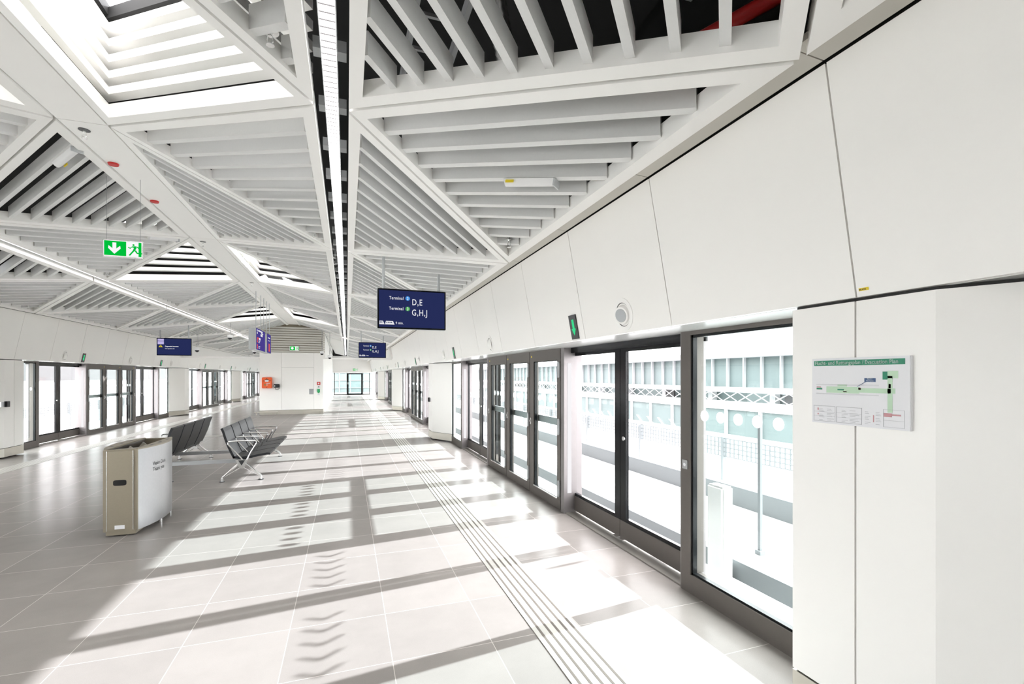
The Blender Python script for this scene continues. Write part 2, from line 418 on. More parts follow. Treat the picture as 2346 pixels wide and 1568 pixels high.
for s, typ, tri, i in cells:
    is_sky = typ == 'ridge' and i % 2 == 0
    xs = [p[0] for p in tri]
    if not is_sky:
        t2 = inset(tri, -0.03)
        roof.hexa([(q[0], q[1], zpl(q[0]) + 0.95) for q in t2], [(q[0], q[1], zpl(q[0]) + 1.05) for q in t2])
    if not seen(tri, 500) or min(p[1] for p in tri) > 44:
        plain.hexa([(q[0], q[1], zpl(q[0])) for q in tri], [(q[0], q[1], zpl(q[0]) + 0.03) for q in tri]); continue
    vis = seen(tri, -12)
    cx = sum(xs) / 3; cyy = sum(p[1] for p in tri) / 3
    loc = (cx, cyy, zpl(cx))
    key = (typ, s, is_sky)
    if vis:
        k = count.get(key, 0); count[key] = k + 1
        if is_sky: lab = f'open skylight triangle with white louvres, {SIDE[s]} of ridge beam, {ORD[k]} from camera'
        else: lab = f'slatted white ceiling triangle, {WORDS[(typ, s)]}, {ORD[k]} from camera'
        r = root('skylight' if is_sky else 'ceiling_panel', loc, lab, 'skylight' if is_sky else 'ceiling panel', 'skylights in the ceiling' if is_sky else GROUP[typ])
    else:
        r = root('ceiling_panel', loc, 'slatted white ceiling triangle overhead, outside the picture', 'ceiling panel', 'ceiling triangles overhead', 'structure')
    fm, inner = frame_mesh(tri, h=0.12 if is_sky else 0.11)
    fm.build('frame', 'white2', r, loc)
    if is_sky:
        lou = MB()
        for k in range(1, 6):
            zb = 0.205 + (k - 1) * 0.14
            o = inset(tri, 0.012); i2 = inset(tri, 0.094)
            for q in range(3):
                a, b, c, d = o[q], o[(q + 1) % 3], i2[(q + 1) % 3], i2[q]
                lou.hexa([(p[0], p[1], zpl(p[0]) + zb) for p in (a, b, c, d)], [(p[0], p[1], zpl(p[0]) + zb + 0.066) for p in (a, b, c, d)])
        lou.build('louvres', 'white2', r, loc)
        i3 = inset(tri, 0.20); cen = (sum(p[0] for p in i3) / 3, sum(p[1] for p in i3) / 3)
        # two diffusing sheets with an open joint
        apex = [p for p in range(3)]
        a, b, c = [Vector(p) for p in i3]
        mid = b + (a - b) * 0.22
        sh = MB()
        def lift(v, h): return (v.x, v.y, zpl(v.x) + h)
        mid2 = a + (c - a) * 0.30; j = (mid2 - b).normalized() * 0.0
        t1 = inset([tuple(a), tuple(b), tuple(mid2)], 0.03); t2 = inset([tuple(mid2), tuple(b), tuple(c)], 0.03)
        for t in (t1, t2):
            v3 = [Vector(p) for p in t]
            sh.hexa([lift(v, 0.93) for v in v3], [lift(v, 0.97) for v in v3])
        sh.build('diffuser_sheet', 'sheet', r, loc)
        SKY.append(tri)
    else:
        # slats run along the edge that leaves the first node
        if typ == 'wall': P, Q, T = tri[0], tri[1], tri[2]
        elif typ == 'lampout': P, Q, T = tri[0], tri[1], tri[2]
        elif typ == 'lampin': P, Q, T = tri[0], tri[1], tri[2]
        else: P, Q, T = tri[0], tri[1], tri[2]
        slat_mesh(inner, P, Q, T).build('slats', 'slat', r, loc)
# strips of roof over the lamp gaps, ridge and eaves
for s in (1, -1):
    for a0, a1 in ((XI1 - 0.02, XO0 + 0.02), (XO1 - 0.02, 5.2)):
        x0, x1 = XC + s * a0, XC + s * a1
        roof.hexa([(x0, YB, zpl(x0) + 0.95), (x1, YB, zpl(x1) + 0.95), (x1, YE, zpl(x1) + 0.95), (x0, YE, zpl(x0) + 0.95)],
                  [(x0, YB, zpl(x0) + 1.05), (x1, YB, zpl(x1) + 1.05), (x1, YE, zpl(x1) + 1.05), (x0, YE, zpl(x0) + 1.05)])
    # over the core, both sides, where no ridge cells stand
    x0, x1 = XC, XC + s * XI1
    roof.hexa([(x0, 22.3, 4.98), (x1, 22.3, zpl(x1) + 0.95), (x1, YE, zpl(x1) + 0.95), (x0, YE, 4.98)],
              [(x0, 22.3, 5.08), (x1, 22.3, zpl(x1) + 1.05), (x1, YE, zpl(x1) + 1.05), (x0, YE, 5.08)])
    x1 = XC + s * XI1
    roof.hexa([(x0, YB, 4.98), (x1, YB, zpl(x1) + 0.95), (x1, -2.2, zpl(x1) + 0.95), (x0, -2.2, 4.98)],
              [(x0, YB, 5.08), (x1, YB, zpl(x1) + 1.05), (x1, -2.2, zpl(x1) + 1.05), (x0, -2.2, 5.08)])
    xo, xq = XC + s * XO0, XC + s * XO1
    for (p, q) in ((XC + s * XO0, XC + s * XO1), (XC + s * XI0, XC + s * XI1)):
        plain.hexa([(p, YB, zpl(p)), (q, YB, zpl(q)), (q, -4.0, zpl(q)), (p, -4.0, zpl(p))], [(p, YB, zpl(p) + .03), (q, YB, zpl(q) + .03), (q, -4.0, zpl(q) + .03), (p, -4.0, zpl(p) + .03)])
    # eaves wall outside the plenum
    roof.box(XC + s * 5.12, XC + s * 5.20, YB, YE, 3.0, 3.9)
roof.box(XC - 0.22, XC + 0.22, YB, YE, 4.95, 5.05)
roof.box(XC - 5.2, XC + 5.2, YB - 0.1, YB, 3.0, 5.05); roof.box(XC - 5.2, XC + 5.2, YE, YE + 0.1, 3.0, 5.05)
tag(roof.build('roof', 'black'), 'black void of the roof above the slats', 'roof', kind='structure')
# narrow ceiling beside the core, beyond the portal
for s in (1, -1):
    c = MB(); y = 23.2
    while y < 44.5:
        xa, xb = XC + s * 1.27, XC + s * XI1
        c.hexa([(xa, y, zpl(xa)), (xb, y, zpl(xb)), (xb, y + .05, zpl(xb)), (xa, y + .05, zpl(xa))], [(xa, y, zpl(xa) + .16), (xb, y, zpl(xb) + .16), (xb, y + .05, zpl(xb) + .16), (xa, y + .05, zpl(xa) + .16)])
        y += 0.22
    xa, xb = XC + s * 1.27, XC + s * XI1
    c.hexa([(xa, 23.15, zpl(xa) + .165), (xb, 23.15, zpl(xb) + .165), (xb, 44.8, zpl(xb) + .165), (xa, 44.8, zpl(xa) + .165)], [(xa, 23.15, zpl(xa) + .2), (xb, 23.15, zpl(xb) + .2), (xb, 44.8, zpl(xb) + .2), (xa, 44.8, zpl(xa) + .2)])
    plain.add(c.v, c.f)
tag(plain.build('ceiling', 'white2'), 'plain white ceiling out of sight overhead', 'ceiling', kind='structure')

# ridge beam
rb = MB(); 
segs = [C0 + PER * i for i in range(-3, 7)]
for a, b in zip(segs[:-1], segs[1:]):
    b = min(b, 22.95)
    if a > 22.9: break
    rb.box(XC - 0.182, XC + 0.182, a + 0.004, b - 0.004, 3.985, 4.20)
tag(rb.build('ridge_beam', 'white2'), 'flat white ridge beam along the middle of the ceiling', 'beam', kind='structure')

# lamp strips
def lampmat():
    m, nt, out = new_mat('lamp_louvre')
    tc = N(nt, 'ShaderNodeTexCoord'); sp = N(nt, 'ShaderNodeSeparateXYZ'); nt.links.new(tc.outputs['Object'], sp.inputs[0])
    e = N(nt, 'ShaderNodeEmission'); e.inputs[0].default_value = (1.0, 0.95, 0.95, 1)
    d = N(nt, 'ShaderNodeMath', operation='DIVIDE'); d.inputs[1].default_value = 0.055; nt.links.new(sp.outputs[1], d.inputs[0])
    f = N(nt, 'ShaderNodeMath', operation='FRACT'); nt.links.new(d.outputs[0], f.inputs[0])
    g = N(nt, 'ShaderNodeMath', operation='GREATER_THAN'); g.inputs[1].default_value = 0.22; nt.links.new(f.outputs[0], g.inputs[0])
    k = N(nt, 'ShaderNodeMath', operation='MULTIPLY_ADD'); k.inputs[1].default_value = 2.0; k.inputs[2].default_value = 0.10; nt.links.new(g.outputs[0], k.inputs[0])
    nt.links.new(k.outputs[0], e.inputs[1]); nt.links.new(e.outputs[0], out.inputs[0]); return m
M['lamplouvre'] = lampmat()
for s in (1, -1):
    xm = XC + s * 2.148; zt = 3.55
    r = root('lamp_strip', (xm, 10, zt), f'continuous linear lamp strip recessed along the {SIDE[s]} half of the ceiling', 'ceiling lamp', 'linear lamp strips')
    h = MB(); h.box(xm - 0.045, xm + 0.045, -6, 44.5, zt + 0.012, zt + 0.10)
    h.box(xm - 0.045, xm - 0.041, -6, 44.5, zt, zt + 0.012); h.box(xm + 0.041, xm + 0.045, -6, 44.5, zt, zt + 0.012)
    y = -5.8
    while y < 44: 
        h.box(xm - 0.095, xm - 0.045, y, y + 0.09, zt + 0.10, zt + 0.17); h.box(xm + 0.045, xm + 0.095, y, y + 0.09, zt + 0.10, zt + 0.17); y += 0.63
    h.build('housing', 'lightgrey', r, r.location)
    l = MB(); l.box(xm - 0.040, xm + 0.040, -6, 44.5, zt + 0.004, zt + 0.010); l.build('lamp_louvre', 'lamplouvre', r, r.location)

# services above the slats
def svc(name, mat, mb, label, cat): return tag(mb.build(name, mat, smooth=True), label, cat)
d = MB(); pts = []
for k in range(22): pts.append((0.72 + 0.012 * k, 2.35 + 0.022 * k, 3.70 - 0.006 * k))
d.tube(pts, [0.055 + 0.007 * (k % 2) for k in range(22)], 12); svc('flexible_duct', 'duct', d, 'silver foil duct above the nearest slatted triangle by the right wall', 'duct')
d = MB(); d.tube([(1.50, 2.13, 3.36), (1.64, 1.89, 3.36), (1.80, 1.50, 3.36), (2.15, 0.75, 3.36)], 0.034, 12); svc('sprinkler_pipe', 'red', d, 'thick red pipe above the slats at top right', 'pipe')
d = MB()
for o in (0, .28): d.box(0.35 + o, 0.38 + o, 0.5, 8, 3.75, 3.83)
for k in range(24): d.box(0.35, 0.66, 0.6 + k * .3, 0.62 + k * .3, 3.76, 3.78)
tag(d.build('cable_tray', 'greymetal'), 'grey cable tray above slats beside the right lamp strip', 'cable tray')
d = MB(); d.tube([(1.2, 3.2, 3.62), (1.2, 9.0, 3.62)], 0.035, 10); svc('conduit_pipe', 'greymetal', d, 'thin grey conduit pipe above slats near the right wall', 'pipe')
d = MB(); d.box(0.75, 1.7, 1.95, 2.02, 3.66, 3.74); svc('support_channel', 'greymetal', d, 'steel support channel crossing above the top right slats', 'channel')

# ------------------------------------------------------------------ upper side walls
JO = 1.48; PW = 1.2667
for s in (1, -1):
    wl = MB(); y = JO - PW * 8
    while y < YE - 0.2:
        y1 = min(y + PW, YE)
        lo = [(XP, y + .004, 2.052), (XP + .035, y + .004, 2.052), (XP + .035, y1 - .004, 2.052), (XP, y1 - .004, 2.052)]
        hi = [(1.9588, y + .004, 3.058), (1.9938, y + .004, 3.058), (1.9938, y1 - .004, 3.058), (1.9588, y1 - .004, 3.058)]
        wl.hexa(lo, hi); y += PW
    o = tag(wl.build(f'wall_{SIDE[s]}', 'white', mirror=None if s > 0 else XC), f'leaning white wall panels above the {SIDE[s]} doors', 'wall', kind='structure')
    bk = MB(); bk.hexa([(XP + .037, YB, 2.064), (XW + .4, YB, 2.064), (XW + .4, YE, 2.064), (XP + .037, YE, 2.064)], [(1.999, YB, 3.08), (XW + .4, YB, 3.08), (XW + .4, YE, 3.08), (1.999, YE, 3.08)])
    bk.build('backing', 'gap', o, mirror=None if s > 0 else XC)
    so = MB(); so.box(XP + .036, XW + .42, YB, YE, 2.05, 2.0635)
    so.build('soffit', 'soffit', o, mirror=None if s > 0 else XC)
    tr = MB(); y = JO - PW * 8
    while y < YE - .2:
        y1 = min(y + PW, YE); tr.hexa([(1.77, y + .003, 3.075), (1.945, y + .003, 3.065), (1.945, y1 - .003, 3.065), (1.77, y1 - .003, 3.075)],
                                      [(1.77, y + .003, 3.105), (1.945, y + .003, 3.105), (1.945, y1 - .003, 3.105), (1.77, y1 - .003, 3.105)]); y += PW
    tag(tr.build('trim_1' if s > 0 else 'trim_2', 'fascia', mirror=None if s > 0 else XC), f'beige shadow-gap trim between {SIDE[s]} wall panels and ceiling', 'trim', kind='structure')

# ------------------------------------------------------------------ door bays
wn = [0]; dn = [0]
def chevrons(mb, x, y0, y1, z):
    # white arrow stickers pointing towards -y
    y = y0 + 0.10
    while y < y1 - 0.06:
        P = plane((x, y, z), (0, 1, 0), (0, 0, 1))
        mb.poly(P, 0.001, [(-.045, 0), (.03, .055), (.06, .055), (-.012, 0), (.06, -.055), (.03, -.055)])
        y += 0.165
def dots(mb, x, y0, y1, z):
    n = max(1, int((y1 - y0 - .06) / 0.145)); st = (y1 - y0) / n
    for k in range(n): mb.disc((x, y0 + st * (k + .5), z), (1, 0, 0), 0.042, 0.001, 18)
NEARW = {0: 'nearest', 1: 'second nearest', 2: 'third nearest', 3: 'farthest', -1: 'overhead'}
BAYN = {0: 'in the nearest bay', 1: 'in the second bay', 2: 'in the third bay', 3: 'in the farthest bay', -1: 'behind the camera'}
def fixed_window(s, y0, y1, post_at, k, which):
    wn[0] += 1; mir = None if s > 0 else XC
    r = root(f'window_{wn[0]}', (mx(XW, s), (y0 + y1) / 2, 0), f'narrow fixed glass pane {BAYN[k]} on the {SIDE[s]}, {which}', 'window', kind='structure')
    org = r.location
    fr = MB(); a, b = y0, y1
    fr.box(XW, XW + .11, a, b, 0, 0.15); fr.box(XW, XW + .11, a, b, 2.02, 2.05)
    pa = (b - .105, b) if post_at > 0 else (a, a + .105)
    fr.box(XW, XW + .13, pa[0], pa[1], 0.15, 2.02)
    ea = (a, a + .03) if post_at > 0 else (b - .03, b)
    fr.box(XW, XW + .11, ea[0], ea[1], 0.15, 2.02)
    fr.build('frame', 'frame', r, org, mirror=mir)
    ga = MB(); g0, g1 = (a + .03, pa[0]) if post_at > 0 else (pa[1], b - .03)
    t = .02
    ga.box(XW + .012, XW + .05, g0, g0 + t, .15, 2.02); ga.box(XW + .012, XW + .05, g1 - t, g1, .15, 2.02)
    ga.box(XW + .012, XW + .05, g0, g1, .15, .165); ga.box(XW + .012, XW + .05, g0, g1, 2.0, 2.02)
    ga.build('gasket', 'gasket', r, org, mirror=mir)
    p = MB(); p.box(XW + .05, XW + .058, g0, g1, .15, 2.02); p.build('pane', 'glass_tint', r, org, mirror=mir)
    dd = MB(); dots(dd, XW + .048, g0 + .02, g1 - .02, 1.395); dd.build('dot_stickers', 'sticker', r, org, mirror=mir)
    return r
def sliding_door(s, y0, y1, k, which):
    dn[0] += 1; mir = None if s > 0 else XC
    r = root(f'door_{dn[0]}', (mx(XW, s), (y0 + y1) / 2, 0), f'glass double sliding door {BAYN[k]} on the {SIDE[s]}, {which}', 'door', kind='structure')
    org = r.location; m = (y0 + y1) / 2; XL = 2.675
    j = MB(); j.box(XW, XL + .10, y0, y0 + .008, 0, 2.05); j.box(XW, XL + .10, y1 - .008, y1, 0, 2.05)
    # deep posts beside the folding leaves
    fold_at_far = which == 'nearer one'
    py = (y1 - .10, y1) if fold_at_far else (y0, y0 + .10)
    j.box(XW, XL + .10, py[0], py[1], 0, 2.05)
    j.build('post', 'frame2', r, org, mirror=mir)
    ls = MB()
    if fold_at_far: ls.box(XW + .045, XW + .10, py[0] - .004, py[0], .25, 1.86)
    else: ls.box(XW + .045, XW + .10, py[1], py[1] + .004, .25, 1.86)
    # strip on the post by the window, facing the camera on the far jamb
    if not fold_at_far: ls.box(XW + .045, XW + .10, y1 - .012, y1 - .008, .25, 1.86)
    ls.build('light_strip', 'strip', r, org, mirror=mir)
    hd = MB(); hd.box(XL - .05, XL + .12, y0, y1, 1.985, 2.05); hd.build('header', 'gasket', r, org, mirror=mir)
    si = MB(); si.box(XW + .02, XL + .1, y0, y1, 0.0, 0.012); si.build('sill', 'sill', r, org, mirror=mir)
    for q in (0, 1):
        a, b = (y0 - .02, m - .004) if q == 0 else (m + .004, y1 + .02)
        lf = MB(); e = .10
        lf.box(XL, XL + .045, a, b, .03, .21)
        leaf = lf.build('leaf', 'frame', r, org, mirror=mir)
        bd = MB(); st = (b - .10, b) if q == 0 else (a, a + .10)
        ot = (a, a + .04) if q == 0 else (b - .04, b)
        bd.box(XL + .004, XL + .04, st[0], st[1], .21, 1.985); bd.box(XL + .004, XL + .04, ot[0], ot[1], .21, 1.985)
        g0, g1 = (ot[1], st[0]) if q == 0 else (st[1], ot[0])
        bd.box(XL + .004, XL + .04, g0, g1, .21, .245); bd.box(XL + .004, XL + .04, g0, g1, 1.95, 1.985)
        bd.build('border', 'gasket', leaf, (0, 0, 0), mirror=mir).location = -Vector(org)
        p = MB(); p.box(XL + .018, XL + .026, g0, g1, .245, 1.95); p.build('pane', 'glass_clear', leaf, mirror=mir).location = -Vector(org)
        c = MB(); chevrons(c, XL + .015, g0 + .02, g1 - .04, 1.265); c.build('chevron_stickers', 'sticker', leaf, mirror=mir).location = -Vector(org)
        if q == 0:
            lk = MB(); lk.disc((XL + .004, st[0] + .03, 1.06), (-1, 0, 0), .022, .012, 16); lk.build('lock', 'alu', leaf, mirror=mir).location = -Vector(org)
        gd = MB(); gd.box(XL - .03, XL + .01, (b - .09) if q == 0 else a, b if q == 0 else (a + .09), .012, .03)
        gd.build('floor_guide', 'alu', r, org, mirror=mir)
    return r
def folding_leaf(s, y0, y1, k, which):
    dn[0] += 1; mir = None if s > 0 else XC
    r = root(f'door_{dn[0]}', (mx(XW, s), (y0 + y1) / 2, 0), f'hinged glass escape door {BAYN[k]} on the {SIDE[s]}, {which}', 'door', kind='structure')
    org = r.location
    fr = MB(); a, b = y0 + .004, y1 - .004
    fr.box(XW, XW + .08, a, b, .012, .14); fr.box(XW, XW + .08, a, b, 1.905, 2.05)
    fr.box(XW, XW + .08, a, a + .11, .14, 1.905); fr.box(XW, XW + .08, b - .15, b, .14, 1.905)
    fr.build('frame', 'frame', r, org, mirror=mir, bevel=0.004)
    g0, g1 = a + .11, b - .15
    ga = MB(); ga.box(XW + .012, XW + .05, g0, g0 + .012, .14, 1.905); ga.box(XW + .012, XW + .05, g1 - .02, g1, .14, 1.905); ga.box(XW + .012, XW + .05, g0, g1, .14, .15); ga.box(XW + .012, XW + .05, g0, g1, 1.895, 1.905)
    ga.build('gasket', 'gasket', r, org, mirror=mir)
    bead = MB(); bead.box(XW - .004, XW + .012, g0, g1, .132, .144); bead.build('glazing_bead', 'alu', r, org, mirror=mir)
    p = MB(); p.box(XW + .04, XW + .048, g0, g1, .14, 1.905); p.build('pane', 'glass_tint', r, org, mirror=mir)
    dd = MB(); dots(dd, XW + .038, g0 + .02, g1 - .03, 1.39); dd.build('dot_stickers', 'sticker', r, org, mirror=mir)
    for z in (.28, 1.06, 1.78):
        h = MB(); h.disc((XW - .012, a + .03, z - .10), (0, 0, 1), .016, .20, 12); h.box(XW - .01, XW, a + .01, a + .06, z - .09, z + .09)
        h.build('hinge', 'greymetal', r, org, mirror=mir)
    lk = MB(); lk.disc((XW, b - .06, 1.05), (-1, 0, 0), .018, .02, 14); lk.box(XW - .012, XW, b - .075, b - .045, 1.0, 1.10); lk.build('lock', 'alu', r, org, mirror=mir)
    bar = MB(); bar.box(XW + .085, XW + .12, a, b, 1.05, 1.145); bar.build('push_bar', 'greymetal', r, org, mirror=mir)
    lb = MB(); lb.box(XW - .001, XW, b - .09, b - .06, 1.965, 1.99); lb.build('label_sticker', 'yellow', r, org, mirror=mir)
    return r
def pillar(s, y_win, k):
    # slanted side facing the camera starts at y_win, front face, straight far side
    mir = None if s > 0 else XC
    y0, y1, y2 = y_win, y_win + 0.68, y_win + 1.30
    lab = {-1: 'white clad pillar beside the camera carrying the evacuation plan', 0: 'white clad pillar after the first bay of doors', 1: 'white clad pillar after the second bay of doors', 2: 'white clad pillar after the third bay of doors', 3: 'white clad pillar at the far end'}[k]
    if s < 0: lab = {-1: 'left pillar behind the picture edge', 0: 'white clad pillar at the left picture edge with card reader', 1: 'white clad left pillar after the long row of glass doors', 2: 'white clad left pillar far back before the core', 3: 'farthest left pillar hidden behind the core'}[k]
    else: lab += ', right wall'
    r = root('pillar', (mx(XP, s), y1, 0), lab, 'pillar', kind='structure'); org = r.location
    ym = y1 + 0.305
    b = MB(); z0, z1 = .215, 2.035
    b.prism_z([(XW, y0), (XP, y1), (XP, ym - .004), (XW + .1, ym - .004), (XW + .1, y0)], z0, z1)
    b.prism_z([(XP, ym + .004), (XP, y2), (XW + .1, y2), (XW + .1, ym + .004)], z0, z1)
    b.build('cladding', 'pillar', r, org, mirror=mir)
    co = MB(); co.prism_z([(XW + .02, y0 + .01), (XP + .02, y1), (XP + .02, y2 - .01), (XW + .1, y2 - .01), (XW + .1, y0 + .01)], 0.03, 2.05); co.build('core', 'gap', r, org, mirror=mir)
    p = MB(); p.prism_z([(XW, y0), (XP, y1), (XP, y2), (XW + .1, y2), (XW + .1, y0)], .03, .205); p.build('plinth', 'plinth', r, org, mirror=mir)
    return r
ring_n = {1: 0, -1: 0}; arrow_n = {1: 0, -1: 0}
def wall_at(z): return XP - 0.19 * (z - 2.052)
def speaker(s, y):
    z = 2.20; x = wall_at(z); mir = None if s > 0 else XC
    k = ring_n[s]; ring_n[s] += 1
    lab = ('swivelling round loudspeaker on the %s wall, %s from the camera' % (SIDE[s], ORD[k])) if k else ('large round loudspeaker with grey eye above the nearest sliding door' if s > 0 else 'round loudspeaker on left wall nearest the left picture edge')
    r = root('loudspeaker', (mx(x, s), y, z), lab, 'loudspeaker', f'round loudspeakers on the {SIDE[s]} wall'); org = r.location
    ax = Vector((-1, 0, -0.19)).normalized()
    b = MB(); b.ring((x, y, z), ax, .098, .135, .006); b.build('rim', 'white2', r, org, mirror=mir, smooth=True)
    g = MB(); g.ring((x, y, z), ax, .093, .099, .002); g.build('shadow_gap', 'gap', r, org, mirror=mir)
    ax2 = (ax + (Vector((0, -0.25, -0.1)) if k == 0 and s > 0 else Vector((0, 0.45, 0)))).normalized()
    e = MB(); e.disc(Vector((x, y, z)) - ax * .02, ax2, .088, .055, 28, .070); e.build('eyeball', 'white2', r, org, mirror=mir, smooth=True)
    gr = MB(); gr.disc(Vector((x, y, z)) - ax * .02 + ax2 * .0555, ax2, .055, .003, 28); gr.build('grille', 'greymetal' if k == 0 and s > 0 else 'white2', r, org, mirror=mir)
def arrow_sign(s, y):
    z = 2.185; x = wall_at(z); mir = None if s > 0 else XC
    k = arrow_n[s]; arrow_n[s] += 1
    r = root('door_signal', (mx(x, s), y, z), 'black signal panel with green down arrow, %s from the camera on the %s wall' % (ORD[k], SIDE[s]), 'signal', f'green arrow signals over the {SIDE[s]} doors'); org = r.location
    up = Vector((-0.19, 0, 1)).normalized(); a = Vector((0, -1, 0)) if s > 0 else Vector((0, -1, 0))
    P = plane((x - .002, y, z), a, up)
    if P[3].x > 0: P = (P[0], P[1], P[2], -P[3])
    b = MB(); b.poly(P, .008, [(-.075, -.12), (.075, -.12), (.075, .12), (-.075, .12)]); b.build('screen', 'blackplastic', r, org, mirror=mir)
    t = MB(); t.poly(off(P, 0, 0, .0082), .001, [(-.022, .075), (.022, .075), (.022, -.015), (.045, -.015), (0, -.085), (-.045, -.015), (-.022, -.015)]); t.build('arrow', 'arrowgreen', r, org, mirror=mir)
for s in (1, -1):
    w = MB(); w.box(XW, XW + .1, YB, BAY0 - 1.29, 0, 2.06)  # unseen solid wall added instead of windows to cut light from behind
    if s > 0: tag(w.build(f'wall_{SIDE[s]}', 'white', mirror=None if s > 0 else XC), f'plain lower {SIDE[s]} wall behind the camera, added to block light', 'wall', kind='structure')
    pillar(s, BAY0 - BAY + 10.10, -1)
    for k in ((0, 1, 2, 3) if s > 0 else (-1, 0, 1, 2, 3)):
        y = BAY0 + BAY * k
        fixed_window(s, y, y + 1.32, 1, k, 'before the doors')
        sliding_door(s, y + 1.32, y + 3.58, k, 'nearer one')
        for q in range(3): folding_leaf(s, y + 3.58 + 1.0633 * q, y + 3.58 + 1.0633 * (q + 1), k, ['first of three', 'middle of three', 'last of three'][q])
        sliding_door(s, y + 6.77, y + 8.97, k, 'farther one')
        fixed_window(s, y + 8.97, y + 10.14, -1, k, 'after the doors')
        if k < 3: pillar(s, y + 10.10, k)
        if k >= 0:
            for d in (1.52, 5.28, 9.03):
                if s > 0 or y + d > 13.5:
                    if y + d < 44: speaker(s, y + d)
            for d in (2.40, 7.95):
                if (s > 0 or y + d > 13.5) and y + d < 44: arrow_sign(s, y + d)

# back wall
bw = MB(); bw.box(-7.4, 2.9, YB - .1, YB, 0, 4.0)
tag(bw.build('wall_back', 'white'), 'white wall behind the camera', 'wall', kind='structure')

# ------------------------------------------------------------------ far end wall with glass doors
ew = MB()
ew.box(-1.2, 2.2, YE - .1, YE, 2.0, 3.5); ew.box(-7.0, -3.4, YE - .1, YE, 2.0, 3.5)
o = tag(ew.build('wall_far', 'white'), 'pale end wall above the glass doors at the far end', 'wall', kind='structure')
wn[0] += 1
r = root(f'window_{wn[0]}', (0.4, YE, 0), 'glazed end wall panes beside the far door', 'window', kind='structure')
m = MB(); m.box(-1.1, 2.0, YE - .08, YE - .02, 0, .06)
for x in (-1.08, -.02, 1.35, 1.92): m.box(x, x + .06, YE - .08, YE - .02, 0, 2.0)
m.box(-7, -3.5, YE - .08, YE - .02, 0, .06)
for x in (-6.2, -5.4, -4.6, -3.6): m.box(x, x + .06, YE - .08, YE - .02, 0, 2.0)
m.build('frame', 'frame', r, r.location)
m = MB(); m.box(-1.1, 2.0, YE - .055, YE - .047, .06, 2.0); m.box(-7, -3.5, YE - .055, YE - .047, .06, 2.0); m.build('pane', 'glass_tint', r, r.location)
dn[0] += 1
r = root(f'door_{dn[0]}', (.67, YE - .1, 0), 'dark framed glass door in the far end wall', 'door', kind='structure')
m = MB(); m.box(.04, .14, YE - .14, YE - .08, 0, 1.95); m.box(1.22, 1.34, YE - .14, YE - .08, 0, 1.95); m.box(.04, 1.34, YE - .14, YE - .08, 1.86, 1.95); m.box(.04, 1.34, YE - .14, YE - .08, 0, .12)
m.build('frame', 'gasket', r, r.location)
m = MB(); m.box(.14, 1.22, YE - .12, YE - .11, .12, 1.86); m.build('pane', 'glass_tint', r, r.location)
m = MB(); m.box(.07, .11, YE - .20, YE - .14, .95, 1.15); m.build('handle', 'alu', r, r.location)

# ------------------------------------------------------------------ core block in the middle of the hall
BX0, BX1, BY, BYE = -3.59, -1.02, 23.0, 38.0
b = MB()
b.box(BX0, -2.727, BY, BY + .3, .2, 2.74); b.box(-2.721, -1.410, BY, BY + .3, 2.095, 2.74); b.box(-1.404, BX1, BY, BY + .3, .2, 2.74)
b.box(BX1 - .25, BX1, BY + .304, BYE, .2, 3.78); b.box(BX0, BX0 + .25, BY + .304, BYE, .2, 3.78); b.box(BX0, BX1, BYE - .2, BYE, .2, 3.66)
b.box(BX0 + .25, BX1 - .25, BY + .31, BYE - .2, 2.6, 2.74)
core = tag(b.build('wall_core', 'white'), 'white service core standing in the middle of the hall', 'wall', kind='structure')
g = MB(); z = 2.76
while z < 3.90:
    hw = min(1.283, (3.98 - (z + .09)) / .262 + .19)
    if hw > .2: hw = min(1.283, hw + .40); g.box(XC - hw - .01, XC + hw + .01, BY + .005, BY + .05, z, z + .078)
    z += .104
g.build('gable_slats', 'fascia', core)
g = MB(); g.prism_y([(BX0, 2.745), (BX1, 2.745), (BX1, 3.85), (XC, 4.25), (BX0, 3.85)], BY + .052, BY + .09); g.build('gable_shade_backing', 'bronze', core)  # darker backing colour paints in the shade lines between the slats
p = MB(); p.box(BX0 - .004, BX1 + .004, BY - .012, BYE, 0.0, .19); p.build('plinth', 'plinth', core)
for xa, xb, lab in ((-3.78, -2.86, 'left'), (-1.30, BX1 + .02, 'right')):
    r = root('bumper_rail', ((xa + xb) / 2, BY - .08, 0), f'low metal bumper rail at the {lab} foot of the white core', 'bumper rail')
    p = MB(); p.box(xa, xb, BY - .14, BY - .012, .10, .13); p.build('rail', 'plinth', r, r.location)
    for xx in (xa + .08, xb - .1): p = MB(); p.box(xx - .02, xx + .02, BY - .10, BY - .06, 0, .10); p.build('leg', 'plinth', r, r.location)
dn[0] += 1
r = root(f'door_{dn[0]}', (-2.06, BY, .2), 'flush white service door in the core wall', 'door', kind='structure')
p = MB(); p.box(-2.721, -1.410, BY + .004, BY + .06, .2, 2.088); p.build('leaf', 'white', r, r.location)
p = MB(); p.box(-2.727, -1.404, BY + .06, BY + .08, .2, 2.74); p.build('rebate', 'gap', r, r.location)
p = MB(); p.box(-1.60, -1.42, BY - .055, BY - .035, 1.085, 1.107); p.box(-1.445, -1.425, BY - .055, BY + .004, 1.085, 1.107); p.box(-1.60, -1.42, BY, BY + .005, .88, 1.12); p.build('handle', 'greymetal', r, r.location)

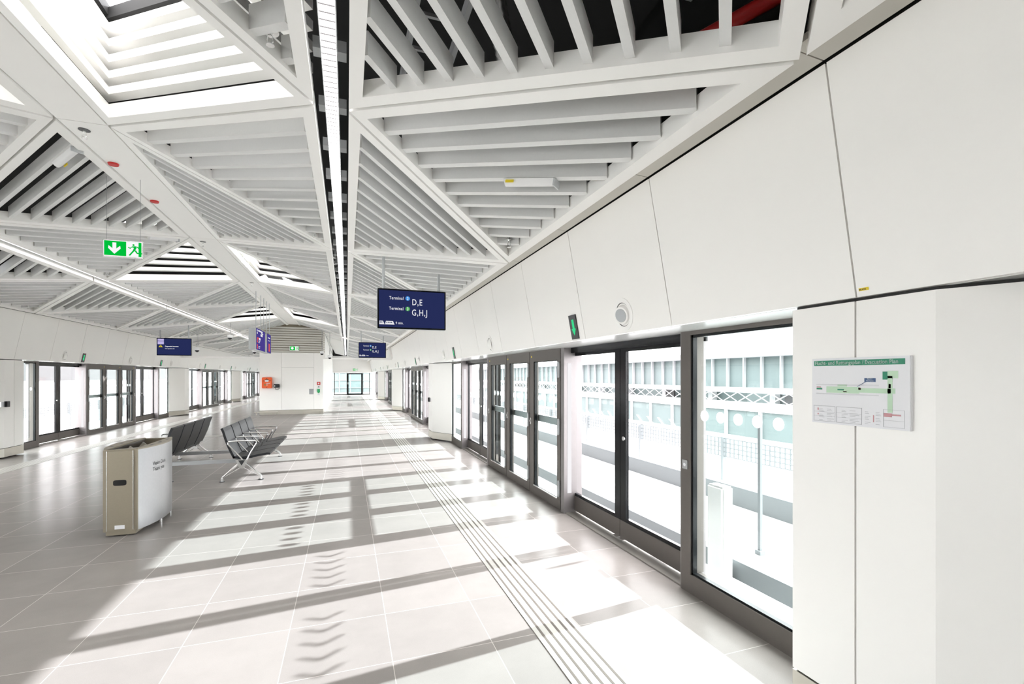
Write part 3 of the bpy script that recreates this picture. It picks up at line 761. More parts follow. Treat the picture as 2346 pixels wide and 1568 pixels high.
# cabinet, handset and switches on the core
r = root('emergency_cabinet', (-3.285, BY - .1, 1.4), 'orange emergency box with black arrows on the white core', 'cabinet'); L = r.location
p = MB(); p.box(-3.48, -3.09, BY - .16, BY, 1.165, 1.64); p.build('housing', 'orange', r, L, bevel=.02)
P = plane((-3.285, BY - .1605, 1.40), (1, 0, 0), (0, 0, 1))
q = MB()
q.poly(P, .001, [(-.03, .16), (.03, .16), (0, .21)]); q.poly(P, .001, [(-.15, .075), (-.10, .075), (-.10, .10), (-.15, .10)]); q.poly(P, .001, [(.10, .075), (.15, .075), (.15, .10), (.10, .10)])
q.poly(P, .001, [(-.07, .11), (.07, .11), (.07, .15), (-.07, .15)]); q.poly(P, .001, [(-.02, -.21), (.02, -.21), (0, -.17)])
q.build('symbols', 'blackplastic', r, L)
q = MB(); q.poly(off(P, 0, 0, .001), .001, [(-.06, .05), (.06, .05), (.08, .10), (.05, .13), (-.05, .13), (-.08, .10)]); q.poly(P, .001, [(-.02, -.03), (.13, -.03), (.13, -.012), (-.02, -.012)]); q.poly(P, .001, [(-.02, -.07), (.05, -.07), (.05, -.058), (-.02, -.058)]); q.poly(P, .001, [(-.02, -.11), (.04, -.11), (.04, -.098), (-.02, -.098)])
q.build('print', 'p_white', r, L)
q = MB(); q.disc(P[0] + Vector((-.07, 0, -.085)), (0, -1, 0), .028, .002); q.build('green_spot', 'green', r, L)
r = root('wall_handset', (-2.9, BY - .06, 1.25), 'black corded handset unit beside the orange box', 'handset'); L = r.location
p = MB(); p.box(-3.02, -2.79, BY - .13, BY, 1.19, 1.35); p.build('body', 'blackplastic', r, L, bevel=.02)
p = MB(); p.tube([(-2.97, BY - .10, 1.20), (-2.95, BY - .10, 1.12), (-2.88, BY - .10, 1.10), (-2.81, BY - .10, 1.14), (-2.79, BY - .10, 1.24)], .010, 8); p.build('cord', 'blackplastic', r, L, smooth=True)
p = MB(); p.box(-3.0, -2.96, BY - .134, BY - .13, 1.24, 1.29); p.build('label_patch', 'p_white', r, L)
r = root('fire_alarm_button', (-1.205, BY - .03, 1.365), 'square red fire alarm call point on the core', 'alarm'); L = r.location
p = MB(); p.box(-1.275, -1.135, BY - .04, BY, 1.295, 1.435); p.build('housing', 'red', r, L, bevel=.008)
p = MB(); p.box(-1.235, -1.175, BY - .043, BY - .04, 1.335, 1.395); p.build('pane', 'p_white', r, L)
r = root('key_switch', (-1.205, BY - .01, 1.21), 'small white key switch between red alarm and green release', 'switch'); L = r.location
p = MB(); p.box(-1.265, -1.145, BY - .012, BY, 1.15, 1.27); p.build('plate', 'plastic', r, L)
p = MB(); p.disc((-1.205, BY - .012, 1.21), (0, -1, 0), .022, .006); p.build('keyhole', 'blackplastic', r, L)
r = root('door_release', (-1.205, BY - .03, 1.0), 'green emergency door release box on the core', 'switch'); L = r.location
p = MB(); p.prism_y([(-1.26, 1.115), (-1.15, 1.115), (-1.15, .97), (-1.205, .92), (-1.26, .97)], BY - .05, BY); p.build('housing', 'green', r, L)
p = MB(); p.box(-1.25, -1.16, BY - .012, BY, .84, .91); p.build('pictogram_label', 'p_white', r, L)

# portals either side of the core
for s in (1, -1):
    mir = None if s > 0 else XC
    r = root('portal_frame', (mx(.5, s), BY, 2.5), f'white portal beam with glazed fanlight {SIDE[s]} of the core', 'portal', kind='structure'); L = r.location
    p = MB(); p.box(BX1, 2.02, BY + .02, BY + .12, 2.47, 2.53); p.box(BX1, BX1 + .08, BY + .02, BY + .12, 2.53, 3.5)
    p.hexa([(2.0, BY + .02, 2.53), (2.06, BY + .02, 2.53), (2.06, BY + .12, 2.53), (2.0, BY + .12, 2.53)], [(1.86, BY + .02, 3.06), (1.95, BY + .02, 3.06), (1.95, BY + .12, 3.06), (1.86, BY + .12, 3.06)])
    z0 = zpl(BX1) - .08; z1 = zpl(1.9) - .04
    p.hexa([(BX1, BY + .02, z0), (1.9, BY + .02, z1), (1.9, BY + .12, z1), (BX1, BY + .12, z0)], [(BX1, BY + .02, z0 + .07), (1.9, BY + .02, z1 + .05), (1.9, BY + .12, z1 + .05), (BX1, BY + .12, z0 + .07)])
    p.build('beam', 'white2', r, L, mirror=mir)
    p = MB(); p.prism_y([(BX1 + .08, 2.53), (2.0, 2.53), (1.88, z1), (BX1 + .08, z0)], BY + .06, BY + .066); p.build('pane', 'glass_clear', r, L, mirror=mir)
    p = MB(); p.tube([(BX1 + .12, BY + .01, 3.5), (BX1 + .42, BY + .01, 2.6)], .012, 6); p.build('tie_rod', 'greymetal', r, L, mirror=mir)

# ------------------------------------------------------------------ hanging information screens
def screen(s, y, label, content):
    xa, xb = (0.405, 1.39) if s > 0 else (mx(1.39, -1), mx(.405, -1))
    zt, zb = 2.955, 2.375; xm = (xa + xb) / 2
    r = root('information_screen', (xm, y, zb), label, 'screen', 'hanging information screens'); L = r.location
    p = MB(); p.box(xa, xb, y + .012, y + .09, zb, zt); p.build('housing', 'lightgrey', r, L, bevel=.01)
    p = MB(); p.box(xa + .004, xb - .004, y - .002, y + .012, zb + .004, zt - .004); p.build('bezel', 'gasket', r, L, bevel=.006)
    P = plane((xa, y - .003, zb), (1, 0, 0), (0, 0, 1)); W, Hh = xb - xa, zt - zb
    p = MB(); p.box(xa + .024, xb - .024, y - .003, y - .002, zb + .026, zt - .026); p.build('display', 'navy', r, L)
    for k, xx in enumerate((xa + .09, xb - .10)):
        p = MB(); p.tube([(xx, y + .05, zt), (xx, y + .05, zc(xx) + .12)], .02, 12); p.build('suspension_pole', 'lightgrey', r, L, smooth=True)
    if content == 'terminal':
        t = MB(); tb = MB(); tg = MB()
        for txt, sz, px, py, sq in (('Terminal', .062, .165, .425, .78), ('Terminal', .062, .163, .275, .78), ('D,E', .125, .485, .355, .74), ('G,H,J', .125, .482, .205, .74), ('9 min.', .048, .255, .072, .8)):
            m = text_mesh(txt, sz, off(P, px, py, .001), 'LEFT', sq, bold=.001, track=1.16); t.add(m.v, m.f)
        for px in (.029, .105):
            w = .062 if px < .05 else .125
            sh = [(px, .062), (px + w + .01, .062), (px + w - .012, .112), (px + (.0 if px < .05 else .016), .112)]
            t.poly(off(P, 0, 0, .0005), .0006, sh)
        t.build('lettering', 'scr_white', r, L)
        w = MB()
        for px, py in ((.035, .085), (.056, .085), (.125, .085), (.147, .085), (.169, .085), (.191, .085)): w.poly(off(P, px, py, .0012), .0004, [(0, 0), (.015, 0), (.015, .016), (0, .016)])
        w.build('train_windows', 'navy', r, L)
        tb.disc(P[0] + P[1] * .425 + P[2] * .447 + P[3] * .0005, P[3], .032, .0006, 24); tb.build('badge_two', 'scr_blue', r, L)
        tg.disc(P[0] + P[1] * .425 + P[2] * .297 + P[3] * .0005, P[3], .032, .0006, 24); tg.build('badge_three', 'scr_green', r, L)
        n = text_mesh('2', .06, off(P, .425, .426, .0018), 'CENTER', .85, bold=.001); m = text_mesh('3', .06, off(P, .425, .276, .0018), 'CENTER', .85, bold=.001); n.add(m.v, m.f); n.build('badge_digits', 'scr_white', r, L)
    else:
        t = text_mesh('Gegenseite benutzen', .056, off(P, .235, .285, .001), 'LEFT', .8, bold=.0015); m = text_mesh('Use opposite side', .046, off(P, .235, .215, .001), 'LEFT', .8, bold=.0005); t.add(m.v, m.f); t.build('lettering', 'scr_white', r, L)
        t = MB(); t.poly(off(P, 0, 0, .0005), .0005, [(.03, .37), (.205, .37), (.205, .55), (.03, .55)]); t.build('train_icon', 'scr_lilac', r, L)
        t = MB(); t.poly(off(P, 0, 0, .0012), .0004, [(.03, .47), (.205, .47), (.205, .485), (.03, .485)]); t.poly(off(P, 0, 0, .0012), .0004, [(.06, .485), (.065, .485), (.065, .52), (.06, .52)]); t.build('icon_lines', 'navy', r, L)
        t = MB(); t.poly(off(P, 0, 0, .0005), .0005, [(.055, .27), (.175, .27), (.115, .36)]); t.build('warning_triangle', 'scr_yellow', r, L)
        t = MB(); t.poly(off(P, 0, 0, .0012), .0004, [(.108, .30), (.122, .30), (.124, .335), (.106, .335)]); t.poly(off(P, 0, 0, .0012), .0004, [(.108, .28), (.122, .28), (.122, .292), (.108, .292)]); t.build('exclamation_mark', 'blackplastic', r, L)
screen(1, 6.94, 'large nearest blue screen showing Terminal 2 D,E and Terminal 3 G,H,J', 'terminal')
screen(1, 18.3, 'small distant blue screen with Terminal text before the right portal', 'terminal')
screen(-1, 18.4, 'blue screen with yellow warning triangle hanging by the left wall', 'warn')

# ------------------------------------------------------------------ purple direction boxes on rods
def sign_box(y0, y1, label, rods, big):
    x0, x1, zb, zt = -2.47, -2.28, 2.41, 2.995
    r = root('direction_sign', ((x0 + x1) / 2, (y0 + y1) / 2, zb), label, 'sign', 'purple direction boxes under the ridge'); L = r.location
    p = MB(); p.box(x0, x1 - .012, y0, y1, zb, zt); p.build('housing', 'lightgrey', r, L, bevel=.006)
    p = MB(); p.box(x1 - .012, x1, y0 + .015, y1 - .015, zb + .005, zt - .005); p.build('purple_face', 'purple', r, L)
    P = plane((x1 + .0005, y0, zb), (0, 1, 0), (0, 0, 1)); w = MB(); rd = MB()
    if big:
        W = y1 - y0
        for (a, b, c, d) in ((.06, .50, .16, .55), (.06, .43, .16, .48), (.62, .40, .95, .46), (.70, .47, 1.05, .50), (.25, .51, .95, .55), (.38, .28, .60, .34), (.30, .24, .55, .26), (.30, .20, .5, .22), (.30, .09, .55, .11), (.30, .05, .5, .07)): w.poly(P, .001, [(a, b), (c, b), (c, d), (a, d)])
        for (a, b, c, d) in ((.08, .27, .24, .34), (.08, .20, .20, .26), (.08, .09, .20, .15), (.08, .03, .20, .08), (.26, .30, .36, .34)): rd.poly(P, .001, [(a, b), (c, b), (c, d), (a, d)])
    else:
        for (a, b, c, d) in ((.12, .45, .5, .48), (.15, .37, .45, .39)): w.poly(P, .001, [(a, b), (c, b), (c, d), (a, d)])
        rd.poly(P, .001, [(.22, .05), (.46, .05), (.46, .29), (.22, .29)])
    w.build('white_marks', 'scr_white', r, L); rd.build('red_marks', 'scr_red', r, L)
    for yy in rods:
        p = MB(); p.tube([((x0 + x1) / 2 + .065, yy, zt), ((x0 + x1) / 2 + .065, yy, 3.99)], .009, 8); p.build('suspension_rod', 'lightgrey', r, L, smooth=True)
sign_box(14.15, 15.56, 'large purple direction box nearest the camera under the ridge', (14.25, 14.98, 15.5), True)
sign_box(15.98, 16.67, 'smaller purple box with red field behind the large direction box', (16.05, 16.55), False)

# ------------------------------------------------------------------ exit signs
def running_man(mb, P, sc):
    def T(pts): return [(x * sc, y * sc) for x, y in pts]
    mb.disc(P[0] + P[1] * (.42 * sc) + P[2] * (.83 * sc), P[3], .065 * sc, .0006, 16)
    for pts in ([(.36, .74), (.52, .76), (.60, .62), (.50, .44), (.38, .46), (.44, .60)],
                [(.36, .74), (.42, .66), (.22, .62), (.12, .68), (.10, .62), (.24, .55)],
                [(.52, .76), (.68, .72), (.80, .56), (.75, .53), (.65, .65), (.55, .68)],
                [(.42, .50), (.52, .46), (.36, .26), (.22, .06), (.14, .10), (.28, .30)],
                [(.46, .44), (.56, .48), (.66, .30), (.92, .30), (.92, .22), (.62, .22)]):
        mb.poly(P, .0006, T(pts))
def exit_sign(name_label, x0, x1, y, z0, z1, wires=None, arrow='down', both=True):
    r = root('exit_sign', ((x0 + x1) / 2, y, z0), name_label, 'exit sign'); L = r.location; W, Hh = x1 - x0, z1 - z0
    p = MB(); p.box(x0 - .008, x1 + .008, y, y + .02, z0 - .008, z1 + .008); p.build('edge_frame', 'alu', r, L)
    p = MB(); p.box(x0, x1, y - .002, y, z0, z1); p.build('border', 'exitwhite', r, L)
    P = plane((x0, y - .0022, z0), (1, 0, 0), (0, 0, 1)); b = W * .018
    g = MB(); g.poly(P, .0006, [(b, b), (W - b, b), (W - b, Hh - b), (b, Hh - b)]); g.build('green_field', 'exitgreen', r, L)
    w = MB(); cx, cyy = W * .28, Hh * .5; a = Hh
    if arrow == 'down':
        w.poly(off(P, cx, cyy, .0008), .0006, [(-.10 * a, .36 * a), (.10 * a, .36 * a), (.10 * a, -.02 * a), (.30 * a, .17 * a), (.33 * a, .0), (0, -.36 * a), (-.33 * a, 0), (-.30 * a, .17 * a), (-.10 * a, -.02 * a)])
    else:
        w.disc(P[0] + P[1] * cx + P[2] * cyy + P[3] * .0008, P[3], .3 * a, .0006)
    door = off(P, W * .585, Hh * .04, .0008); w.poly(door, .0006, [(0, 0), (W * .32, 0), (W * .32, Hh * .92), (0, Hh * .92)])
    w.build('white_pictogram', 'exitwhite', r, L)
    m = MB(); running_man(m, off(P, W * .585, Hh * .02, .0016), Hh * .92); m.build('running_figure', 'exitgreen', r, L)
    if wires:
        for xx in wires:
            q = MB(); q.tube([(xx, y + .01, z1), (xx, y + .01, zc(xx) + .05)], .0022, 6); q.build('wire', 'greymetal', r, L)
exit_sign('large green exit sign with down arrow hanging on thin wires', -2.615, -2.248, 6.6, 3.075, 3.255, (-2.59, -2.27))
exit_sign('small backlit exit sign on the slatted gable of the core', -2.39, -2.02, BY - .03, 2.84, 3.02, None, 'disc')
exit_sign('tiny exit sign above the glass door at the far end', .5, .9, YE - .15, 2.18, 2.38, None, 'down')

# ------------------------------------------------------------------ evacuation plan and stickers on the near pillar
r = root('evacuation_plan', (2.14, 1.467, 1.63), 'framed evacuation plan with green title bar on the near pillar', 'sign'); L = r.location
p = MB(); p.box(2.132, 2.15, 1.255, 1.68, 1.477, 1.783); p.build('board', 'p_white', r, L, bevel=.002)
P = plane((2.1315, 1.68, 1.477), (0, -1, 0), (0, 0, 1))
if P[3].x > 0: P = (P[0], P[1], P[2], -P[3])
def rects(lst, mat, name, lift=.0003):
    m = MB()
    for a, b, c, d in lst: m.poly(off(P, 0, 0, lift), .0003, [(a * .425, b * .306), (c * .425, b * .306), (c * .425, d * .306), (a * .425, d * .306)])
    m.build(name, mat, r, L)
rects([(.03, .885, .955, .965)], 'p_green', 'title_bar')
t = text_mesh('Flucht- und Rettungsplan / Evacuation Plan', .0235, off(P, .017, .276, .0008), 'LEFT', .905, bold=.0004); t.build('title_text', 'sticker', r, L)
rects([(.175, .475, .53, .57), (.53, .49, .83, .555), (.80, .23, .845, .73), (.845, .49, .87, .56), (.80, .70, .895, .80), (.30, .575, .40, .60)], 'p_mint', 'plan_area')
rects([(.06, .52, .125, .545), (.755, .68, .80, .79), (.30, .515, .37, .535)], 'p_green', 'plan_stairs', .0007)
rects([(.58, .645, .69, .70)], 'p_navy', 'callout')
t = text_mesh('Standort', .007, off(P, .27, .2085, .0008), 'CENTER', .9, bold=.0003); m = text_mesh('Your Position', .006, off(P, .27, .2005, .0008), 'CENTER', .9, bold=.0003); t.add(m.v, m.f); t.build('callout_text', 'sticker', r, L)
m = MB(); m.poly(off(P, 0, 0, .0005), .0003, [(.25, .198), (.255, .198), (.217, .176), (.214, .176)]); m.build('callout_pointer', 'p_navy', r, L)
fr = []
for (a, b, c, d) in ((.025, .03, .275, .27), (.285, .03, .555, .27)):
    fr += [(a, b, c, b + .006), (a, d - .006, c, d), (a, b, a + .004, d), (c - .004, b, c, d), (a, b + .08, c, b + .083), (a, b + .145, c, b + .148)]
for yy in (.45, .46, .59, .60): fr.append((.055, yy, .72, yy + .003))
fr += [(.76, .03, .763, .27), (.76, .03, .95, .033), (.76, .267, .95, .27), (.947, .03, .95, .27), (.76, .12, .95, .123)]
for j in range(9):
    for (a, c) in ((.09, .16), (.18, .26), (.345, .41), (.43, .53), (.585, .64), (.69, .75)):
        if (j * 7 + int(a * 100)) % 4: fr.append((a, .05 + j * .021, a + (c - a) * (.6 + .4 * ((j * 3) % 4) / 3), .055 + j * .021))
rects(fr, 'p_grey', 'table_lines')
rects([(.765, .17, .84, .22), (.84, .19, .92, .21), (.07, .2, .085, .235), (.07, .13, .085, .15), (.665, .08, .675, .18), (.06, .55, .11, .565), (.36, .49, .40, .505), (.52, .53, .545, .56), (.81, .56, .83, .62), (.81, .50, .83, .53)], 'p_rose', 'plan_symbols')
r = root('label_sticker', (wall_at(2.1), 1.43, 2.085), 'small yellow inventory label on the wall panel above the plan', 'label')
up = Vector((-.19, 0, 1)).normalized(); Pq = plane((wall_at(2.076) - .0012, 1.465, 2.076), (0, -1, 0), up); Pq = (Pq[0], Pq[1], Pq[2], Vector((-1, 0, -.19)).normalized())
m = MB(); m.poly(Pq, .0006, [(0, 0), (.042, 0), (.042, .013), (0, .013)]); m.build('label_face', 'yellow', r, r.location)
t = text_mesh('MG 41935', .0095, off(Pq, .002, .003, .0009), 'LEFT', .72, bold=.0003); t.build('label_text', 'blackplastic', r, r.location)
# card readers
for s, x, y, z, lab in ((1, 2.15, 12.98, 1.05, 'black card reader on the second right pillar'), (-1, mx(XP, -1), 12.62, 1.12, 'black card reader on the pillar at the left picture edge')):
    sx = -1 if s > 0 else 1
    r = root('card_reader', (x, y, z), lab, 'card reader'); L = r.location
    m = MB(); m.box(x, x + sx * .05, y - .05, y + .05, z - .06, z + .06); m.build('housing', 'blackplastic', r, L, bevel=.006)
    m = MB(); m.box(x, x + sx * .02, y - .17, y - .07, z - .05, z + .05); m.build('plate', 'steel', r, L)
# door contact on near window post
r = root('door_switch', (XW, 3.07, 1.0), 'small square steel switch on the window post', 'switch'); L = r.location
m = MB(); m.box(XW - .006, XW, 3.04, 3.10, .965, 1.035); m.build('plate', 'steel', r, L)
m = MB(); m.disc((XW - .006, 3.07, 1.0), (-1, 0, 0), .014, .004, 16); m.build('button', 'p_white', r, L)

# ------------------------------------------------------------------ ceiling devices
def sprinkler(x, y, z, label, collar='alu'):
    r = root('sprinkler', (x, y, z), label, 'sprinkler', 'ceiling sprinklers'); L = r.location
    m = MB(); m.disc((x, y, z), (0, 0, -1), .045, .004, 20); m.build('collar', 'blackplastic' if collar == 'black' else 'alu', r, L)
    m = MB(); m.tube([(x, y, z + .10), (x, y, z - .03)], .012, 10); m.disc((x, y, z - .075), (0, 0, -1), .022, .004, 14)
    m.tube([(x - .012, y, z - .03), (x - .016, y, z - .055), (x, y, z - .075)], .0035, 6); m.tube([(x + .012, y, z - .03), (x + .016, y, z - .055), (x, y, z - .075)], .0035, 6)
    m.build('head', 'alu', r, L, smooth=True)
sprinkler(-2.3, 5.44, 3.985, 'sprinkler on black collar under the ridge beam, nearest one', 'black')
sprinkler(-2.31, 9.3, 3.985, 'sprinkler under the ridge beam, second from the camera', 'black')
sprinkler(-2.2, 13.0, 3.985, 'sprinkler under the ridge beam, third from the camera', 'black')
sprinkler(-.40, 2.90, zc(-.4) + .06, 'sprinkler hanging between slats left of the lamp strip at top')
sprinkler(1.62, 4.72, zc(1.62) + .06, 'sprinkler in the tip of the ceiling triangle by the right wall')
sprinkler(-.40, 6.72, zc(-.4) + .06, 'sprinkler between slats left of the lamp strip, beyond the large screen')
sprinkler(-4.09, 10.48, zc(-4.09) + .06, 'sprinkler in the triangle tip beside the left lamp strip')
sprinkler(-6.12, 12.3, zc(-6.12) + .06, 'sprinkler in the triangle tip by the left wall')
for y, lab in ((6.2, 'nearer red round cap under the ridge beam'), (7.35, 'farther red round cap under the ridge beam')):
    r = root('smoke_detector', (-2.37, y, 3.98), lab, 'smoke detector', 'red capped detectors'); L = r.location
    m = MB(); m.disc((-2.37, y, 3.985), (0, 0, -1), .050, .018, 24, .045); m.build('red_cap', 'red', r, L, smooth=True)
def emergency_light(x, y, d, label, ln=.46, side_lab=1):
    z = zc(x) + .03
    d = Vector((d[0], d[1], zc(x + d[0] * .2) * 5 - zc(x) * 5)).normalized()
    r = root('emergency_light', (x, y, z), label, 'emergency light', 'emergency lights under slats')
    side = d.cross(Vector((0, 0, 1))).normalized(); up = side.cross(d)
    c = Vector((x, y, z))
    def W(u, v, w): return c + d * u + side * v + up * w
    m = MB(); n = 12; pr = [(-.05, .0)] + [(-.05 + .10 * k / n, -.045 * math.sin(math.pi * k / n)) for k in range(1, n)] + [(.05, 0)]
    m.hexa([W(-ln / 2, a, b) for a, b in pr], [W(ln / 2, a, b) for a, b in pr]); m.build('diffuser', 'plastic', r, c, smooth=True)
    m = MB(); q = [(-.05, -.055), (.05, -.055), (.05, 0), (-.05, 0)]
    m.hexa([W(ln / 2, a, b) for a, b in q], [W(ln / 2 + .012, a, b) for a, b in q]); m.build('end_cap', 'lightgrey', r, c)
    m = MB()
    q = [(-.0515 * side_lab, -.030), (-.046 * side_lab, -.030), (-.046 * side_lab, -.010), (-.0515 * side_lab, -.010)]
    m.hexa([W(-ln / 2 + .02, a, b) for a, b in q], [W(-ln / 2 + .09, a, b) for a, b in q]); m.build('label_patch', 'yellow', r, c)
emergency_light(1.318, 3.335, (1.815, -1.9), 'white emergency light on the slats near the right wall', .42, -1)
emergency_light(-2.69, 6.02, (1.86, -1.9), 'white emergency light on slats left of the ridge, nearest the camera', .42)
emergency_light(-2.78, 8.98, (1.86, 1.9), 'white emergency light on slats behind the exit sign', .42)
# dome cameras
def dome(x, y, z, zt, label):
    r = root('dome_camera', (x, y, z), label, 'camera', 'ceiling security cameras'); L = r.location
    m = MB(); m.tube([(x, y + .12, zt), (x, y + .12, z + .17), (x, y, z + .17), (x, y, z + .10)], .018, 8); m.build('arm', 'plastic', r, L, smooth=True)
    m = MB(); m.disc((x, y, z + .10), (0, 0, -1), .085, .10, 20, .078); m.build('housing', 'plastic', r, L, smooth=True)
    m = MB(); m.tube([(x, y, z), (x, y, z - .03), (x, y, z - .055), (x, y, z - .07)], [.07, .062, .04, .01], 16); m.build('dome', 'blackplastic', r, L, smooth=True)
dome(-5.05, 19.6, 2.62, zc(-5.05) + .06, 'dome security camera beside the left screen')
dome(-1.05, 22.6, 2.70, zc(-1.05) + .06, 'dome security camera at the right corner of the core')
dome(-.72, 22.4, 2.52, zc(-.72) + .06, 'dome security camera hanging under the right portal')
dome(-3.72, 22.6, 2.72, zc(-3.72) + .06, 'dome security camera at the left corner of the core')
dome(-3.9, 19.0, 3.05, zc(-3.9) + .06, 'dome security camera under the left lamp strip near the direction boxes')

# ------------------------------------------------------------------ benches
def bench(x, y0, y1, face, label):
    r = root('bench_seat_row', (x, (y0 + y1) / 2, 0), label, 'bench', 'back-to-back seat rows'); L = r.location
    def U(u): return x + face * u
    n = 4; pitch = (y1 - y0) / n
    beam = MB(); beam.prism_y([(U(-.05), .335), (U(.05), .335), (U(.0), .27)], y0 - .02, y1 + .02); beam.build('beam', 'darkmetal', r, L)
    prof_s = [(-.13, .40), (-.02, .385), (.12, .395), (.26, .42), (.36, .435), (.41, .43)]
    prof_b = [(-.13, .36), (-.17, .45), (-.215, .56), (-.255, .68), (-.285, .79), (-.31, .85)]
    def shell(prof, t, ya, yb):
        m = MB(); top = [Vector(p) for p in prof]; nn = []
        for i in range(len(top)):
            d = top[min(i + 1, len(top) - 1)] - top[max(i - 1, 0)]; d.normalize(); nn.append(Vector((d.y, -d.x)))
        bot = [p + q * t for p, q in zip(top, nn)]
        for i in range(len(top) - 1):
            ring = [top[i], top[i + 1], bot[i + 1], bot[i]]
            m.hexa([(U(p.x), ya, p.y) for p in ring], [(U(p.x), yb, p.y) for p in ring])
        bm = m
        return bm
    for k in range(n):
        a, b = y0 + pitch * k + .025, y0 + pitch * (k + 1) - .025
        st = shell(prof_s, .035, a, b).build('seat', 'leather', r, L, smooth=True)
        bk = shell(prof_b, .035, a, b).build('backrest', 'leather', r, L, smooth=True)
    for k in range(n + 1):
        yy = y0 + pitch * k
        m = MB(); m.tube([(U(.02), yy, .33), (U(-.07), yy, .44), (U(-.20), yy, .60), (U(-.205), yy, .625), (U(-.19), yy, .64), (U(.0), yy, .648), (U(.19), yy, .64), (U(.215), yy, .625), (U(.21), yy, .60), (U(.13), yy, .46), (U(.07), yy, .33)], .0115, 8)
        m.build('armrest', 'alu', r, L, smooth=True)
    for yy in (y0, y1):
        for sg in (-1, 1):
            m = MB(); m.tube([(U(sg * .03), yy, .30), (U(sg * .27), yy, .075), (U(sg * .28), yy, .05), (U(sg * .28), yy, .012)], [.016, .018, .017, .015], 8)
            m.tube([(U(sg * .02), yy, .215), (U(sg * .27), yy, .06)], .010, 8)
            lg = m.build('leg', 'alu', r, L, smooth=True)
            m = MB(); m.disc((U(sg * .28), yy, 0), (0, 0, 1), .04, .012, 16); m.build('foot', 'blackplastic', lg, (0, 0, 0)).location = -Vector(L)
        m = MB(); m.prism_y([(U(-.09), .345), (U(.09), .345), (U(.03), .20), (U(-.03), .20)], yy - .018, yy + .018); m.build('hub', 'alu', r, L)
        m = MB(); m.prism_y([(U(-.035), .31), (U(.035), .31), (U(0), .25)], yy - .0195, yy + .0195); m.build('hub_plate', 'darkmetal', r, L)
    return r
bench(-1.61, 8.67, 11.03, 1, 'row of four black seats facing the sunlit doors on the right')
bench(-2.95, 8.95, 11.35, -1, 'row of four black seats seen from behind, facing left, beyond the bin')
for yy, lab in ((8.85, 'nearer grey floor link bar between the two seat rows'), (9.95, 'farther grey floor link bar between the two seat rows')):
    m = MB(); m.box(-2.92, -1.65, yy - .03, yy + .03, .30, .36) if False else m.box(-2.90, -1.66, yy - .03, yy + .03, .275, .33)
    tag(m.build('link_beam', 'greymetal'), lab.replace('floor link bar', 'beam'), 'beam', 'beams linking the seat rows')

# ------------------------------------------------------------------ waste bin
bx, by, bl = -2.26, 6.07, 1.06
def bulge(t): return .15 + .10 * (1 - (2 * t - 1) ** 2)
r = root('waste_bin', (bx, by + bl / 2, 0), 'free-standing steel waste bin with curved sides and Vielen Dank lettering', 'waste bin'); L = r.location
K = 24
for sg in (1, -1):
    m = MB(); outer = [(bx + sg * bulge(k / K), by + .02 + (bl - .04) * k / K) for k in range(K + 1)]
    inner = [(bx + sg * (bulge(k / K) - .02), by + .02 + (bl - .04) * k / K) for k in range(K + 1)]
    for k in range(K):
        ring = [outer[k], outer[k + 1], inner[k + 1], inner[k]]
        m.hexa([(x, y, .055) for x, y in ring], [(x, y, .915) for x, y in ring])
    m.build('curved_side', 'steel', r, L, smooth=True)
    lid = MB(); pts = [(bx + sg * bulge(k / K), by + .01 + (bl - .02) * k / K) for k in range(K + 1)]
    poly = pts + [(bx + sg * .13, by + bl - .01), (bx + sg * .13, by + .01)]
    lid.hexa([(x, y, .912) for x, y in poly], [(x, y, .925) for x, y in poly]); lid.build('lid', 'bronze', r, L)
    mk = MB()
    for k in range(3):
        yy = by + .28 + .25 * k; xx = bx + sg * .185
        mk.box(xx - .012, xx + .012, yy - .035, yy + .035, .925, .9258); mk.box(xx - .03, xx + .0, yy + .045, yy + .055, .925, .9258)
    mk.build('lid_icons', 'blackplastic', r, L)
for a in (by, by + bl - .03):
    m = MB(); m.box(bx - .15, bx + .15, a, a + .03, .06, .915); m.build('end_frame', 'bronze', r, L)
m = MB(); m.box(bx - .112, bx + .112, by - .012, by, .075, .905); fp = m.build('end_door', 'bronze', r, L)
m = MB(); m.box(bx - .118, bx - .112, by - .013, by, .07, .91); m.box(bx + .112, bx + .118, by - .013, by, .07, .91); m.build('edge_strip', 'alu', r, L)
m = MB(); pts = [(bx + .058 * math.copysign(abs(math.cos(a)) ** .45, math.cos(a)), .573 + .03 * math.copysign(abs(math.sin(a)) ** .45, math.sin(a))) for a in [2 * math.pi * k / 32 for k in range(32)]]
m.prism_y(pts, by - .0135, by - .010); m.build('handle_slot', 'black', r, L)
m = MB(); m.box(bx - .045, bx + .042, by - .0135, by - .012, .085, .125); m.build('label_plate', 'p_white', r, L)
m = MB(); m.box(bx - .13, bx + .13, by + .01, by + bl - .01, .018, .06); m.build('plinth', 'bronze', r, L)
m = MB()
m.hexa([(bx - .13, by + .01, .90), (bx + .13, by + .01, .90), (bx + .13, by + bl - .01, .80), (bx - .13, by + bl - .01, .80)], [(bx - .13, by + .01, .922), (bx + .13, by + .01, .922), (bx + .13, by + bl - .01, .815), (bx - .13, by + bl - .01, .815)])
m.build('sunken_top', 'bronze', r, L)
m = MB()
for k in (1, 2): 
    yy = by + bl * k / 3; m.prism_y([(bx - .12, .80), (bx + .02, .80), (bx + .02, .86), (bx - .04, .915)], yy - .004, yy + .004)
m.build('divider_fin', 'alu', r, L)
for sg in (1, -1):
    for t in (.42, .85): m = MB(); m.disc((bx + sg * (bulge(t) - .03), by + bl * t, 0), (0, 0, 1), .018, .056, 12); m.build('foot', 'alu', r, L)
tm = MB()
